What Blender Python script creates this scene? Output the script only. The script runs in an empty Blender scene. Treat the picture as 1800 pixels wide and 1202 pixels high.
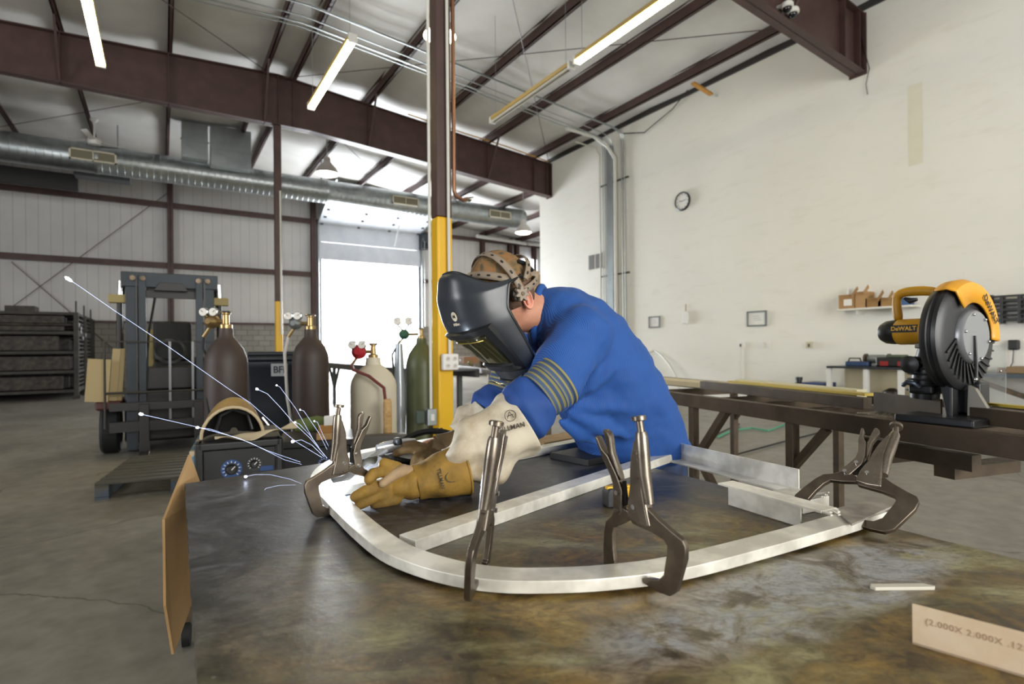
import bpy, bmesh, math, random
from mathutils import Vector, Matrix, Euler
random.seed(7)
SC = bpy.context.scene
COL = SC.collection
V = Vector
PI = math.pi

# ------------------------------------------------------------------ camera
FPX, CX, CY = 965.0, 900.0, 601.0
YAW, ROLL, CZ, SHV = math.radians(32.5), math.radians(0.5), 1.25, 10.0
Fv = V((math.sin(YAW), math.cos(YAW), 0)); Rv = V((math.cos(YAW), -math.sin(YAW), 0)); Uv = V((0, 0, 1))
CAM = V((0, 0, CZ))
cd = bpy.data.cameras.new('camera'); cam = bpy.data.objects.new('camera', cd); COL.objects.link(cam)
cd.sensor_width = 36.0; cd.lens = 36.0 * FPX / 1800.0; cd.shift_y = SHV / 1800.0
cd.clip_start = 0.02; cd.clip_end = 300
cr = Rv * math.cos(ROLL) - Uv * math.sin(ROLL); cu = Rv * math.sin(ROLL) + Uv * math.cos(ROLL)
M = Matrix.Identity(4)
for i in range(3):
    M[i][0] = cr[i]; M[i][1] = cu[i]; M[i][2] = -Fv[i]; M[i][3] = CAM[i]
cam.matrix_world = M
SC.camera = cam
cd.dof.use_dof = True; cd.dof.focus_distance = 1.35; cd.dof.aperture_fstop = 4.0

# ------------------------------------------------------------------ world, lights, exposure
w = bpy.data.worlds.new('sky'); SC.world = w; w.use_nodes = True
bg = w.node_tree.nodes['Background']; bg.inputs[0].default_value = (0.93, 0.96, 1.0, 1); bg.inputs[1].default_value = 4.0
def area(name, loc, target, sx, sy, power, col):
    l = bpy.data.lights.new(name, 'AREA'); l.shape = 'RECTANGLE'; l.size = sx; l.size_y = sy
    l.energy = power; l.color = col
    o = bpy.data.objects.new(name, l); COL.objects.link(o); o.location = loc
    o.rotation_euler = (V(target) - V(loc)).to_track_quat('-Z', 'Y').to_euler()
    return o
area('door_daylight', (7.45, 22.95, 2.4), (7.45, 10, 2.4), 4.1, 4.8, 750, (0.90, 0.95, 1.0))
area('rear_fill_light', (2.5, -7.7, 2.9), (4.0, 6, 2.0), 7.5, 5.2, 520, (0.99, 0.98, 0.94))  # added unseen fill lamp behind the camera; no door is built there
area('side_fill_light', (-13.7, 4.0, 3.0), (5, 6, 1.5), 6.0, 5.0, 430, (0.95, 0.97, 1.0))  # added unseen fill lamp brightening the cream wall; the left wall has no door
SC.view_settings.view_transform = 'Standard'; SC.view_settings.look = 'None'
SC.view_settings.gamma = 1.0; SC.view_settings.exposure = 1.3
SC.view_settings.use_curve_mapping = False
SC.cycles.use_denoising = True
SC.cycles.max_bounces = 8; SC.cycles.diffuse_bounces = 5; SC.cycles.glossy_bounces = 4
SC.cycles.sample_clamp_indirect = 8.0; SC.cycles.caustics_reflective = False; SC.cycles.caustics_refractive = False

# ------------------------------------------------------------------ picture measurements -> places
def ray(px, py):
    u, v = px - CX, py - CY - SHV
    a = (u * math.cos(ROLL) - v * math.sin(ROLL)) / FPX
    b = (u * math.sin(ROLL) + v * math.cos(ROLL)) / FPX
    return Rv * a - Uv * b + Fv
def at(px, py, Z): return CAM + ray(px, py) * Z
def onz(px, py, z): d = ray(px, py); return CAM + d * ((z - CZ) / d.z)
def onx(px, py, x): d = ray(px, py); return CAM + d * (x / d.x)
def ony(px, py, y): d = ray(px, py); return CAM + d * (y / d.y)
def onp(px, py, P, n): d = ray(px, py); return CAM + d * ((P - CAM).dot(n) / d.dot(n))
def cp(X, Z, z): return Rv * X + Fv * Z + V((0, 0, z))         # sideways, ahead, height
def cv(X, U, Z): return Rv * X + Uv * U + Fv * Z
def lerp(a, b, t): return a + (b - a) * t

# ------------------------------------------------------------------ materials
def lin(c):
    c /= 255.0
    return c / 12.92 if c <= 0.04045 else ((c + 0.055) / 1.055) ** 2.4
def rgb(h): return (lin(int(h[0:2], 16)), lin(int(h[2:4], 16)), lin(int(h[4:6], 16)), 1)
class NT:
    def __init__(s, name):
        s.m = bpy.data.materials.new(name); s.m.use_nodes = True; s.t = s.m.node_tree
        s.b = s.t.nodes['Principled BSDF']; s.c = None
    def n(s, typ, **kw):
        nd = s.t.nodes.new(typ)
        for k, v in kw.items():
            if hasattr(nd, k): setattr(nd, k, v)
            else: nd.inputs[k].default_value = v
        return nd
    def l(s, a, b): s.t.links.new(a, b)
    def co(s, kind='Object'):
        if s.c is None: s.c = s.n('ShaderNodeTexCoord')
        return s.c.outputs[kind]
    def noise(s, scale, detail=4, stretch=None, kind='Object', rough=.55, dist=0.0):
        nd = s.n('ShaderNodeTexNoise'); nd.inputs['Scale'].default_value = scale; nd.inputs['Detail'].default_value = detail
        nd.inputs['Roughness'].default_value = rough; nd.inputs['Distortion'].default_value = dist
        if stretch:
            mp = s.n('ShaderNodeMapping'); mp.inputs['Scale'].default_value = stretch
            s.l(s.co(kind), mp.inputs[0]); s.l(mp.outputs[0], nd.inputs[0])
        else: s.l(s.co(kind), nd.inputs[0])
        return nd.outputs[0]
    def ramp(s, fac, stops):
        r = s.n('ShaderNodeValToRGB'); s.l(fac, r.inputs[0]); e = r.color_ramp.elements
        while len(e) < len(stops): e.new(0.5)
        for i, (p, c) in enumerate(stops):
            e[i].position = p; e[i].color = rgb(c) if isinstance(c, str) else (c, c, c, 1)
        return r.outputs[0]
    def mix(s, fac, a, b, mode='MIX'):
        m = s.n('ShaderNodeMix'); m.data_type = 'RGBA'; m.blend_type = mode
        for sock, v in ((m.inputs[0], fac), (m.inputs[6], a), (m.inputs[7], b)):
            if isinstance(v, (int, float)): sock.default_value = v if sock is m.inputs[0] or sock == m.inputs[0] else (v, v, v, 1)
            elif isinstance(v, str): sock.default_value = rgb(v)
            elif isinstance(v, tuple): sock.default_value = v
            else: s.l(v, sock)
        return m.outputs[2]
    def bump(s, h, strength=.3, dist=.01):
        b = s.n('ShaderNodeBump'); b.inputs['Strength'].default_value = strength; b.inputs['Distance'].default_value = dist
        s.l(h, b.inputs['Height']); s.l(b.outputs[0], s.b.inputs['Normal']); return b
MATS = {}
def pm(name, col, rough=.5, metal=0.0, col2=None, scale=6, lo=.35, hi=.65, bump=0, bscale=60, stretch=None, spec=.5, rvar=0, coat=0):
    if name in MATS: return MATS[name]
    t = NT(name); b = t.b
    b.inputs['Base Color'].default_value = rgb(col); b.inputs['Roughness'].default_value = rough
    b.inputs['Metallic'].default_value = metal; b.inputs['Specular IOR Level'].default_value = spec
    b.inputs['Coat Weight'].default_value = coat
    if col2:
        t.l(t.ramp(t.noise(scale, 5, stretch), [(lo, col), (hi, col2)]), b.inputs['Base Color'])
    if rvar:
        t.l(t.ramp(t.noise(scale * 1.7, 4, stretch), [(.3, max(.02, rough - rvar)), (.7, min(1, rough + rvar))]), b.inputs['Roughness'])
    if bump: t.bump(t.noise(bscale, 4, stretch), bump, .004)
    MATS[name] = t.m; return t.m
def em(name, col, strength):
    if name in MATS: return MATS[name]
    t = NT(name); t.b.inputs['Base Color'].default_value = rgb(col)
    t.b.inputs['Emission Color'].default_value = rgb(col); t.b.inputs['Emission Strength'].default_value = strength
    MATS[name] = t.m; return t.m

# ------------------------------------------------------------------ mesh builder
def frame(origin, x, y=None, z=None):
    """matrix with given axes; x is kept, y is made square to it"""
    x = V(x).normalized()
    if z is not None:
        z = V(z); y = z.cross(x).normalized(); z = x.cross(y)
    else:
        z = x.cross(V(y)).normalized(); y = z.cross(x)
    m = Matrix.Identity(4)
    for i in range(3): m[i][0] = x[i]; m[i][1] = y[i]; m[i][2] = z[i]; m[i][3] = origin[i]
    return m
MW = {}
class MB:
    def __init__(s, mtx=None): s.bm = bmesh.new(); s.m = mtx or Matrix.Identity(4)
    def _v(s, p): return s.bm.verts.new(s.m @ V(p))
    def face(s, vs):
        try: return s.bm.faces.new(vs)
        except ValueError: return None
    def poly(s, pts): return s.face([s._v(p) for p in pts])
    def box(s, c, sz, rot=None):
        hx, hy, hz = sz[0] / 2, sz[1] / 2, sz[2] / 2
        R = rot.to_matrix() if isinstance(rot, Euler) else (rot if rot is not None else Matrix.Identity(3))
        vs = [s._v(V(c) + R @ V((x, y, z))) for x in (-hx, hx) for y in (-hy, hy) for z in (-hz, hz)]
        for f in ((0, 1, 3, 2), (4, 6, 7, 5), (0, 4, 5, 1), (2, 3, 7, 6), (0, 2, 6, 4), (1, 5, 7, 3)): s.face([vs[i] for i in f])
        return s
    def bb(s, a, b):
        a, b = V(a), V(b); return s.box((a + b) / 2, (abs(b.x - a.x), abs(b.y - a.y), abs(b.z - a.z)))
    def bar(s, a, b, w, h, up=(0, 0, 1)):
        """rectangular bar from a to b, w across, h along up"""
        a, b = V(a), V(b); d = (b - a).normalized(); u = V(up); sd = d.cross(u)
        if sd.length < 1e-5: sd = d.cross(V((1, 0, 0)))
        sd.normalize(); u = sd.cross(d).normalized()
        q = [(-w / 2, -h / 2), (w / 2, -h / 2), (w / 2, h / 2), (-w / 2, h / 2)]
        r = [[s._v(p + sd * i + u * j) for i, j in q] for p in (a, b)]
        for k in range(4): s.face([r[0][k], r[0][(k + 1) % 4], r[1][(k + 1) % 4], r[1][k]])
        s.face(r[0][::-1]); s.face(r[1]); return s
    def ring(s, c, a, b, n, ra=1.0, rb=1.0, ph=0):
        return [s._v(V(c) + V(a) * (math.cos(ph + 2 * PI * i / n) * ra) + V(b) * (math.sin(ph + 2 * PI * i / n) * rb)) for i in range(n)]
    def bridge(s, r0, r1, close=True):
        n = len(r0)
        for i in range(n if close else n - 1): s.face([r0[i], r0[(i + 1) % n], r1[(i + 1) % n], r1[i]])
    def tube(s, pts, r, n=10, caps=True, flat=1.0, up=None):
        pts = [V(p) for p in pts]; rs = r if isinstance(r, (list, tuple)) else [r] * len(pts)
        t = (pts[1] - pts[0]).normalized()
        a = V(up) if up is not None else (V((0, 0, 1)) if abs(t.z) < .9 else V((1, 0, 0)))
        a = (a - t * a.dot(t)).normalized(); prev = None; first = None
        for i, p in enumerate(pts):
            if i == 0: t = pts[1] - p
            elif i == len(pts) - 1: t = p - pts[i - 1]
            else: t = (pts[i + 1] - p).normalized() + (p - pts[i - 1]).normalized()
            if t.length < 1e-9: t = pts[i] - pts[i - 1]
            t = t.normalized(); a = (a - t * a.dot(t)).normalized(); b = t.cross(a)
            rg = s.ring(p, a, b, n, rs[i], rs[i] * flat)
            if prev: s.bridge(prev, rg)
            else: first = rg
            prev = rg
        if caps: s.face(first[::-1]); s.face(prev)
        return s
    def cyl(s, a, b, r, r2=None, n=16, caps=True): return s.tube([a, b], [r, r if r2 is None else r2], n, caps)
    def lathe(s, prof, c=(0, 0, 0), n=24, ax=None, cap=True):
        """prof: (radius, height) list; ax: frame matrix for the axis"""
        m = ax or Matrix.Translation(V(c)); prev = None; first = None
        for r, h in prof:
            rg = [s._v(m @ V((math.cos(2 * PI * i / n) * r, math.sin(2 * PI * i / n) * r, h))) for i in range(n)]
            if prev: s.bridge(prev, rg)
            else: first = rg
            prev = rg
        if cap: s.face(first[::-1]); s.face(prev)
        return s
    def prism(s, pts, h, mtx=None):
        """flat outline in xy given thickness about z=0"""
        m = mtx or Matrix.Identity(4)
        lo = [s._v(m @ V((p[0], p[1], -h / 2))) for p in pts]; hi = [s._v(m @ V((p[0], p[1], h / 2))) for p in pts]
        s.face(lo[::-1]); s.face(hi); s.bridge(lo, hi); return s
    def ball(s, c, r, n=16, k=10, mtx=None):
        r = V((r, r, r)) if isinstance(r, (int, float)) else V(r)
        m = mtx or Matrix.Identity(3); top = s._v(V(c) + m @ V((0, 0, r.z))); bot = s._v(V(c) - m @ V((0, 0, r.z))); prev = None
        for j in range(1, k):
            th = PI * j / k
            rg = [s._v(V(c) + m @ V((r.x * math.sin(th) * math.cos(2 * PI * i / n), r.y * math.sin(th) * math.sin(2 * PI * i / n), r.z * math.cos(th)))) for i in range(n)]
            if prev: s.bridge(prev, rg)
            else:
                for i in range(n): s.face([top, rg[i], rg[(i + 1) % n]])
            prev = rg
        for i in range(n): s.face([prev[i], bot, prev[(i + 1) % n]])
        return s
    def sheet(s, grid):
        rows = [[s._v(p) for p in r] for r in grid]
        for a, b in zip(rows, rows[1:]): s.bridge(a, b, False)
        return s
    def build(s, name, mat, parent=None, world=False, smooth=True, bevel=0, sub=0, remesh=0, smoothit=0, solid=0, ang=40, disp=None):
        bm = s.bm
        bmesh.ops.recalc_face_normals(bm, faces=bm.faces[:])
        if parent is not None and world: bm.transform(MW[parent.name].inverted())
        if parent is None:
            # put the origin at the base of the thing
            xs = [v.co for v in bm.verts]
            o0 = V(((min(v.x for v in xs) + max(v.x for v in xs)) / 2, (min(v.y for v in xs) + max(v.y for v in xs)) / 2, min(v.z for v in xs)))
            bm.transform(Matrix.Translation(-o0))
        if smooth and not sub and not remesh:
            bm.normal_update()
            for e in bm.edges:
                if len(e.link_faces) == 2 and e.calc_face_angle(0) > math.radians(ang): e.smooth = False
        me = bpy.data.meshes.new(name); bm.to_mesh(me); bm.free(); me.materials.append(mat)
        for p in me.polygons: p.use_smooth = smooth
        if smooth and not bevel and not sub and not remesh:
            for p in me.polygons:
                if all(me.edges[me.loops[k].edge_index].use_edge_sharp for k in p.loop_indices): p.use_smooth = False
        o = bpy.data.objects.new(name, me); COL.objects.link(o)
        if parent is not None:
            o.parent = parent; MW[o.name] = MW[parent.name].copy()
        else:
            o.location = o0; MW[o.name] = Matrix.Translation(o0)
        if remesh:
            md = o.modifiers.new('r', 'REMESH'); md.mode = 'VOXEL'; md.voxel_size = remesh; md.use_smooth_shade = True
        if smoothit:
            md = o.modifiers.new('s', 'SMOOTH'); md.iterations = smoothit; md.factor = .6
        if solid:
            md = o.modifiers.new('t', 'SOLIDIFY'); md.thickness = solid; md.offset = 0
        if bevel:
            md = o.modifiers.new('b', 'BEVEL'); md.width = bevel; md.segments = 2; md.limit_method = 'ANGLE'; md.angle_limit = math.radians(35); md.harden_normals = smooth
        if sub:
            md = o.modifiers.new('u', 'SUBSURF'); md.levels = sub; md.render_levels = sub
        if disp:
            tx = bpy.data.textures.new(name + '_fold', 'CLOUDS'); tx.noise_scale = disp[1]; tx.noise_depth = 2
            md = o.modifiers.new('d', 'DISPLACE'); md.texture = tx; md.strength = disp[0]; md.mid_level = .5
        return o
def thing(name, label, cat, loc=(0, 0, 0), rotz=0, group=None):
    o = bpy.data.objects.new(name, None); COL.objects.link(o); o.empty_display_size = .1
    o.location = loc; o.rotation_euler = (0, 0, rotz); o['label'] = label; o['category'] = cat
    if group: o['group'] = group
    MW[o.name] = Matrix.Translation(V(loc)) @ Matrix.Rotation(rotz, 4, 'Z')
    return o
def tag(o, label, cat, group=None):
    o['label'] = label; o['category'] = cat
    if group: o['group'] = group
    return o
def struct(o): o['kind'] = 'structure'; return o
def copy_tree(o, parent=None):
    c = o.copy(); COL.objects.link(c); MW[c.name] = MW[o.name].copy()
    if parent is not None: c.parent = parent
    for ch in [x for x in COL.objects if x.parent == o]: copy_tree(ch, c)
    return c
def place(o, loc, rotz=0, label=None):
    o.location = loc; o.rotation_euler = (0, 0, rotz); MW[o.name] = Matrix.Translation(V(loc)) @ Matrix.Rotation(rotz, 4, 'Z')
    if label: o['label'] = label
    return o
FONTS = None
def lettering(name, text, size, mtx, mat, parent, depth=.0006, bold=0.0, shear=0, space=1.0):
    """raised lettering lying on the x/y plane of mtx (world)"""
    cu_ = bpy.data.curves.new(name, 'FONT'); cu_.body = text; cu_.size = size; cu_.extrude = depth; cu_.offset = bold
    cu_.align_x = 'CENTER'; cu_.align_y = 'CENTER'; cu_.shear = shear; cu_.space_character = space; cu_.resolution_u = 3
    cu_.materials.append(mat)
    tmp = bpy.data.objects.new(name + '_outline', cu_); COL.objects.link(tmp); bpy.context.view_layer.update()
    me = bpy.data.meshes.new_from_object(tmp.evaluated_get(bpy.context.evaluated_depsgraph_get())); me.name = name
    bpy.data.objects.remove(tmp); bpy.data.curves.remove(cu_)
    o = bpy.data.objects.new(name, me); COL.objects.link(o)
    if parent is not None:
        o.parent = parent; o.matrix_local = MW[parent.name].inverted() @ mtx
    else: o.matrix_world = mtx
    MW[o.name] = mtx.copy()
    return o

# ------------------------------------------------------------------ common materials
m_maroon = pm('maroon_steel', '43302d', .5, 0, '503a36', 3, bump=.05)
m_insul = pm('roof_insulation', 'd8d6d2', .5, 0, 'c6c4bf', 1.2, .3, .75, bump=.6, bscale=2.2, spec=.6)
m_galv = pm('galvanised_steel', 'a9b0b0', .38, .8, '969d9f', 2, bump=.01)
m_steel = pm('dark_mill_steel', '4e453b', .42, .75, '6b5d4c', 8, bump=.08, rvar=.1)
m_black = pm('black_plastic', '17181a', .42)
m_rubber = pm('black_rubber', '101112', .7)
m_yel = pm('safety_yellow_paint', 'e8b71c', .38, 0, 'd9a513', 2, .45, .8)
m_white = pm('white_paint', 'dcdcd8', .4)
m_chrome = pm('chrome', 'c9c9cc', .16, 1.0)
m_wood = pm('pale_wood', 'c9a56f', .65, 0, 'b08a54', 5, stretch=(1, 12, 12), bump=.1)
m_card = pm('cardboard', 'ad8a5c', .85, 0, 'b9976a', 4)
wl_ = bpy.data.lights.new('weld_arc', 'POINT'); wl_.energy = 2.2; wl_.color = (.75, .85, 1.0); wl_.shadow_soft_size = .012
wo_ = bpy.data.objects.new('weld_arc', wl_); COL.objects.link(wo_); wo_.location = at(598, 846, 1.42)
# ================================================================== THE BUILDING
WX, DY, YE = 10.1, 22.8, 14.15      # side wall, end wall, where the side wall ends
XL, YB, XR = -14.0, -8.0, 19.0
RX, RZ = 2.3, 7.58                  # ridge position, height of rafter tops
def rz(x): return RZ - (.092 * (x - RX) if x > RX else .05 * (RX - x))

# floor
t = NT('polished_concrete'); b = t.b
n1 = t.noise(.7, 6, None, 'Object', .6); n2 = t.noise(9, 6); n3 = t.noise(3.0, 5, (1, 6, 1))
c1 = t.ramp(n1, [(.3, '6d6860'), (.7, '8e8a80')]); c2 = t.mix(.35, c1, t.ramp(n2, [(.3, '565248'), (.75, 'a09c90')]), 'MIX')
mu = t.n('ShaderNodeTexVoronoi'); mu.feature = 'DISTANCE_TO_EDGE'; mu.inputs['Scale'].default_value = .35
dm = t.n('ShaderNodeVectorMath', operation='ADD'); nn = t.n('ShaderNodeTexNoise'); nn.inputs['Scale'].default_value = .8; nn.inputs['Detail'].default_value = 6
t.l(t.co(), nn.inputs[0]); t.l(t.co(), dm.inputs[0]); t.l(nn.outputs[1], dm.inputs[1]); t.l(dm.outputs[0], mu.inputs[0])
crk = t.ramp(mu.outputs[0], [(.0, 0.1), (.004, 1.0)])
c3 = t.mix(crk, '4a463e', c2); t.l(c3, b.inputs['Base Color'])
t.l(t.ramp(n1, [(.3, .32), (.7, .55)]), b.inputs['Roughness']); t.bump(n2, .08, .004)
m_conc = t.m
struct(MB().bb((XL, YB, -.15), (XR, DY + 18, 0)).build('floor', m_conc, smooth=False))

# side wall: painted plaster with seams, stains and a soft patch
t = NT('cream_painted_wall'); b = t.b
n1 = t.noise(.5, 5); n2 = t.noise(3.5, 6, (1, .6, 2.4))
c1 = t.ramp(n1, [(.3, 'e3e1d8'), (.7, 'e9e7df')]); c2 = t.mix(t.ramp(n2, [(.55, 0.0), (.85, .30)]), c1, 'c8c3b0'); 
t.l(c2, b.inputs['Base Color']); b.inputs['Roughness'].default_value = .55; t.bump(t.noise(26, 4), .12, .004)
m_cream = t.m
WH = rz(WX) + .22
wr = struct(MB().bb((WX, YB, 0), (WX + .3, YE, WH)).build('wall_right', m_cream, smooth=False))
struct(MB().bb((WX + .3, YE - .3, 0), (XR, YE, rz(XR) + .3)).build('wall_inner', m_cream, smooth=False))
# shallow pilaster seams and a scarred patch in the plaster
for px, py0, py1, wd in ((1608, 148, 290, .10),):
    a = onx(px, py0, WX); c = onx(px, py1, WX)
    struct(MB().bb((WX - .002, a.y - .1, c.z), (WX + .01, a.y + .1, a.z)).build('trim_1', pm('patched_plaster', 'd9d5c0', .7, 0, 'dedac8', 3), smooth=False))
# metal angle where the wall meets the roof
struct(MB().bb((WX - .05, YB, WH - .16), (WX, YE, WH - .02)).build('trim_2', pm('dark_angle', '3a3836', .5, .4), smooth=False))

# end wall: vertical insulated sheets above a block base, girts across
t = NT('insulated_wall_sheet'); b = t.b
n1 = t.noise(.6, 4); wv = t.n('ShaderNodeTexWave', wave_type='BANDS', bands_direction='X'); wv.inputs['Scale'].default_value = 1.03; t.l(t.co(), wv.inputs[0])
c1 = t.ramp(n1, [(.3, 'c2c1c1'), (.7, 'd2d1d0')]); line = t.ramp(wv.outputs[0], [(.0, .65), (.012, 1.0)])
t.l(t.mix(1.0, c1, line, 'MULTIPLY'), b.inputs['Base Color']); b.inputs['Roughness'].default_value = .5; t.bump(t.noise(2.5, 3), .25, .02)
m_sheet = t.m
t = NT('grey_block'); b = t.b
br = t.n('ShaderNodeTexBrick'); mp = t.n('ShaderNodeMapping'); mp.inputs['Rotation'].default_value = (PI / 2, 0, 0); t.l(t.co(), mp.inputs[0]); t.l(mp.outputs[0], br.inputs[0])
br.inputs['Color1'].default_value = rgb('8d8a84'); br.inputs['Color2'].default_value = rgb('989590'); br.inputs['Mortar'].default_value = rgb('6f6c66')
br.inputs['Scale'].default_value = 1; br.inputs['Brick Width'].default_value = .4; br.inputs['Row Height'].default_value = .2; br.inputs['Mortar Size'].default_value = .012
t.l(br.outputs[0], b.inputs['Base Color']); b.inputs['Roughness'].default_value = .85; t.bump(t.noise(30, 4), .2, .004)
m_block = t.m
DX0, DX1, DZ = ony(565, 457, DY).x, ony(733, 470, DY).x, ony(565, 457, DY).z
BZ = ony(250, 567, DY).z
w2x0, w2x1, w2z0, w2z1 = 17.2, 18.2, 3.1, 4.2
bm_ = MB()
TOPW = 8.0
for x0, x1, z0, z1 in ((XL, DX0, BZ, TOPW), (DX0, DX1, 6.2, TOPW), (DX1, XR, BZ, TOPW)):
    bm_.bb((x0, DY, z0), (x1, DY + .2, z1))
struct(bm_.build('wall_back', m_sheet, smooth=False))
struct(MB().bb((XL, DY - .05, 0), (DX0 - .05, DY + .2, BZ)).build('wall_back_base', m_block, smooth=False))
struct(MB().bb((DX1 + .05, DY - .05, 0), (XR, DY + .2, BZ)).build('wall_back_base', m_block, smooth=False))
def hbeam_z(px, py): return ony(px, py, DY).z
for (p0, nm) in (((100, 341), 'trim_3'), ((100, 456), 'trim_4')):
    z = hbeam_z(*p0)
    mb = MB().bb((XL, DY - .20, z - .04), (DX0 - .15, DY, z + .10)); mb.bb((XL, DY - .20, z - .1), (DX0 - .15, DY - .17, z + .1))
    struct(mb.build(nm, m_maroon, smooth=False))
    struct(MB().bb((DX1 + .2, DY - .2, z - .05), (XR, DY, z + .1)).build(nm.replace('3', '5').replace('4', '6'), m_maroon, smooth=False))
z = BZ; struct(MB().bb((XL, DY - .12, z - .03), (DX0 - .1, DY, z + .05)).build('trim_7', m_maroon, smooth=False))
# end wall posts
def wf(mb, x, y, z0, z1, d=.25, fw=.15, tw=.012, alongx=False):
    if alongx:
        mb.bb((x - d / 2, y - fw / 2, z0), (x - d / 2 + tw, y + fw / 2, z1)); mb.bb((x + d / 2 - tw, y - fw / 2, z0), (x + d / 2, y + fw / 2, z1)); mb.bb((x - d / 2, y - tw / 2, z0), (x + d / 2, y + tw / 2, z1))
    else:
        mb.bb((x - fw / 2, y - d / 2, z0), (x + fw / 2, y - d / 2 + tw, z1)); mb.bb((x - fw / 2, y + d / 2 - tw, z0), (x + fw / 2, y + d / 2, z1)); mb.bb((x - tw / 2, y - d / 2, z0), (x + tw / 2, y + d / 2, z1))
    return mb
for i, (px, py) in enumerate(((299, 400), (549, 420), (845, 430), (893, 430), (905, 430), (935, 430))):
    x = ony(px, py, DY).x
    struct(wf(MB(), x, DY - .16, 0, rz(x) + .1, .22, .18).build('end_wall_column', m_maroon, smooth=False))
# cross bracing rods
def rod(a, b, r, nm='brace_rod'): return struct(MB().tube([a, b], r, 6).build(nm, m_maroon))
rod(ony(0, 555, DY - .1), ony(300, 335, DY - .1), .012)
rod(ony(20, 460, DY - .1), ony(230, 640, DY - .1), .012)
# other walls
struct(MB().bb((XL - .2, YB, 0), (XL, DY, 7)).build('wall_left', m_sheet, smooth=False))
struct(MB().bb((XR, YE, 0), (XR + .2, DY, 7)).build('wall_far_right', m_sheet, smooth=False))
struct(MB().bb((XL, YB - .2, 0), (XR, YB, 8)).build('wall_front', m_cream, smooth=False))
# roof lining: quilted insulation sagging a little between the purlins
PX = [-12.2, -10.4, -8.6, -6.8, -5.1, -3.4, -1.62, .15, 2.0, 2.62, 4.4, 6.15, 7.85, 9.45, 11.3, 13.0, 14.8, 16.6, 18.4]
PD = .21
rows = []
nx, ny = 150, 30
for j in range(ny + 1):
    y = YB + (DY - YB) * j / ny; r = []
    for i in range(nx + 1):
        x = XL + (XR - XL) * i / nx
        lo = max([p for p in PX if p <= x] or [XL]); hi = min([p for p in PX if p > x] or [XR])
        tt = (x - lo) / max(hi - lo, .01); sag = .07 * math.sin(PI * tt) * (.6 + .4 * math.sin(y * 2.1 + lo))
        r.append((x, y, rz(x) + PD - sag))
    rows.append(r)
struct(MB().sheet(rows).build('ceiling', m_insul, solid=.02))
struct(MB().poly([(XL, YB, rz(XL) + .45), (RX, YB, RZ + .45), (RX, DY + .2, RZ + .45), (XL, DY + .2, rz(XL) + .45)]) and (lambda mb: (mb.poly([(XL - .3, YB - .3, rz(XL) + .42), (RX, YB - .3, RZ + .45), (RX, DY + .3, RZ + .45), (XL - .3, DY + .3, rz(XL) + .42)]), mb.poly([(RX, YB - .3, RZ + .45), (XR + .3, YB - .3, rz(XR) + .42), (XR + .3, DY + .3, rz(XR) + .42), (RX, DY + .3, RZ + .45)]), mb)[2])(MB()).build('ceiling_deck', m_galv, smooth=False, solid=.02))
for x in PX:
    z = rz(x); mb = MB()
    mb.bb((x - .012, YB, z), (x + .012, DY, z + PD)); mb.bb((x - .012, YB, z), (x + .075, DY, z + .014)); mb.bb((x - .075, YB, z + PD - .014), (x + .012, DY, z + PD)); mb.bb((x + .06, YB, z), (x + .075, DY, z + .035))
    struct(mb.build('purlin', m_maroon, smooth=False))
# rafters: deep plate girders, shallower at the wall
def rafter(y, x0, x1, zb0, zb1, cut=None):
    mb = MB(); tw, fw = .02, .24
    pts = [x0, RX, x1]
    def bot(x): return lerp(zb0, zb1, max(0, (x - 3.0) / (x1 - 3.0))) if x > 3 else zb0
    xs = [x0, -6, -2, RX, 3.0, 5.5, 8.0, x1]
    for a, c in zip(xs, xs[1:]):
        for (za, zc, yy0, yy1, th) in ((rz(a) - .02, rz(c) - .02, y - fw / 2, y + fw / 2, .02), (bot(a), bot(c), y - fw / 2, y + fw / 2, .02)):
            vs = [mb._v((a, yy0, za)), mb._v((c, yy0, zc)), mb._v((c, yy1, zc)), mb._v((a, yy1, za)), mb._v((a, yy0, za + th)), mb._v((c, yy0, zc + th)), mb._v((c, yy1, zc + th)), mb._v((a, yy1, za + th))]
            for f in ((0, 1, 2, 3), (4, 5, 6, 7), (0, 1, 5, 4), (1, 2, 6, 5), (2, 3, 7, 6), (3, 0, 4, 7)): mb.face([vs[k] for k in f])
        vs = [mb._v((a, y - tw / 2, bot(a))), mb._v((c, y - tw / 2, bot(c))), mb._v((c, y - tw / 2, rz(c))), mb._v((a, y - tw / 2, rz(a))),
              mb._v((a, y + tw / 2, bot(a))), mb._v((c, y + tw / 2, bot(c))), mb._v((c, y + tw / 2, rz(c))), mb._v((a, y + tw / 2, rz(a)))]
        for f in ((0, 1, 2, 3), (4, 5, 6, 7), (0, 1, 5, 4), (3, 2, 6, 7), (0, 4, 7, 3), (1, 5, 6, 2)): mb.face([vs[k] for k in f])
    for x in [p for p in PX if x0 < p < x1] + [x1 - .15, RX + .0]:
        mb.bb((x - .008, y - fw / 2 + .01, bot(x)), (x + .008, y + fw / 2 - .01, rz(x) - .02))
    mb.bb((x1 - .02, y - .14, bot(x1) - .03), (x1, y + .14, rz(x1)))
    r = struct(mb.build('rafter', m_maroon, smooth=False))
    # flange braces from purlins down to the bottom flange
    for k, x in enumerate([p for p in PX if x0 < p < x1]):
        if k % 2 == 0:
            struct(MB().bar((x, y - .75, rz(x) + .03), (x, y - .1, bot(x) + .05), .04, .04).build('flange_brace', m_maroon, smooth=False))
    return r
Y1, Y2 = 13.6, 4.72
rafter(Y1, XL, WX - .02, 6.42, 5.86)
rafter(Y2, XL, WX - .02, 6.42, 5.86)
rafter(Y1 - 17.9, XL, WX - .02, 6.42, 5.86)
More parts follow.
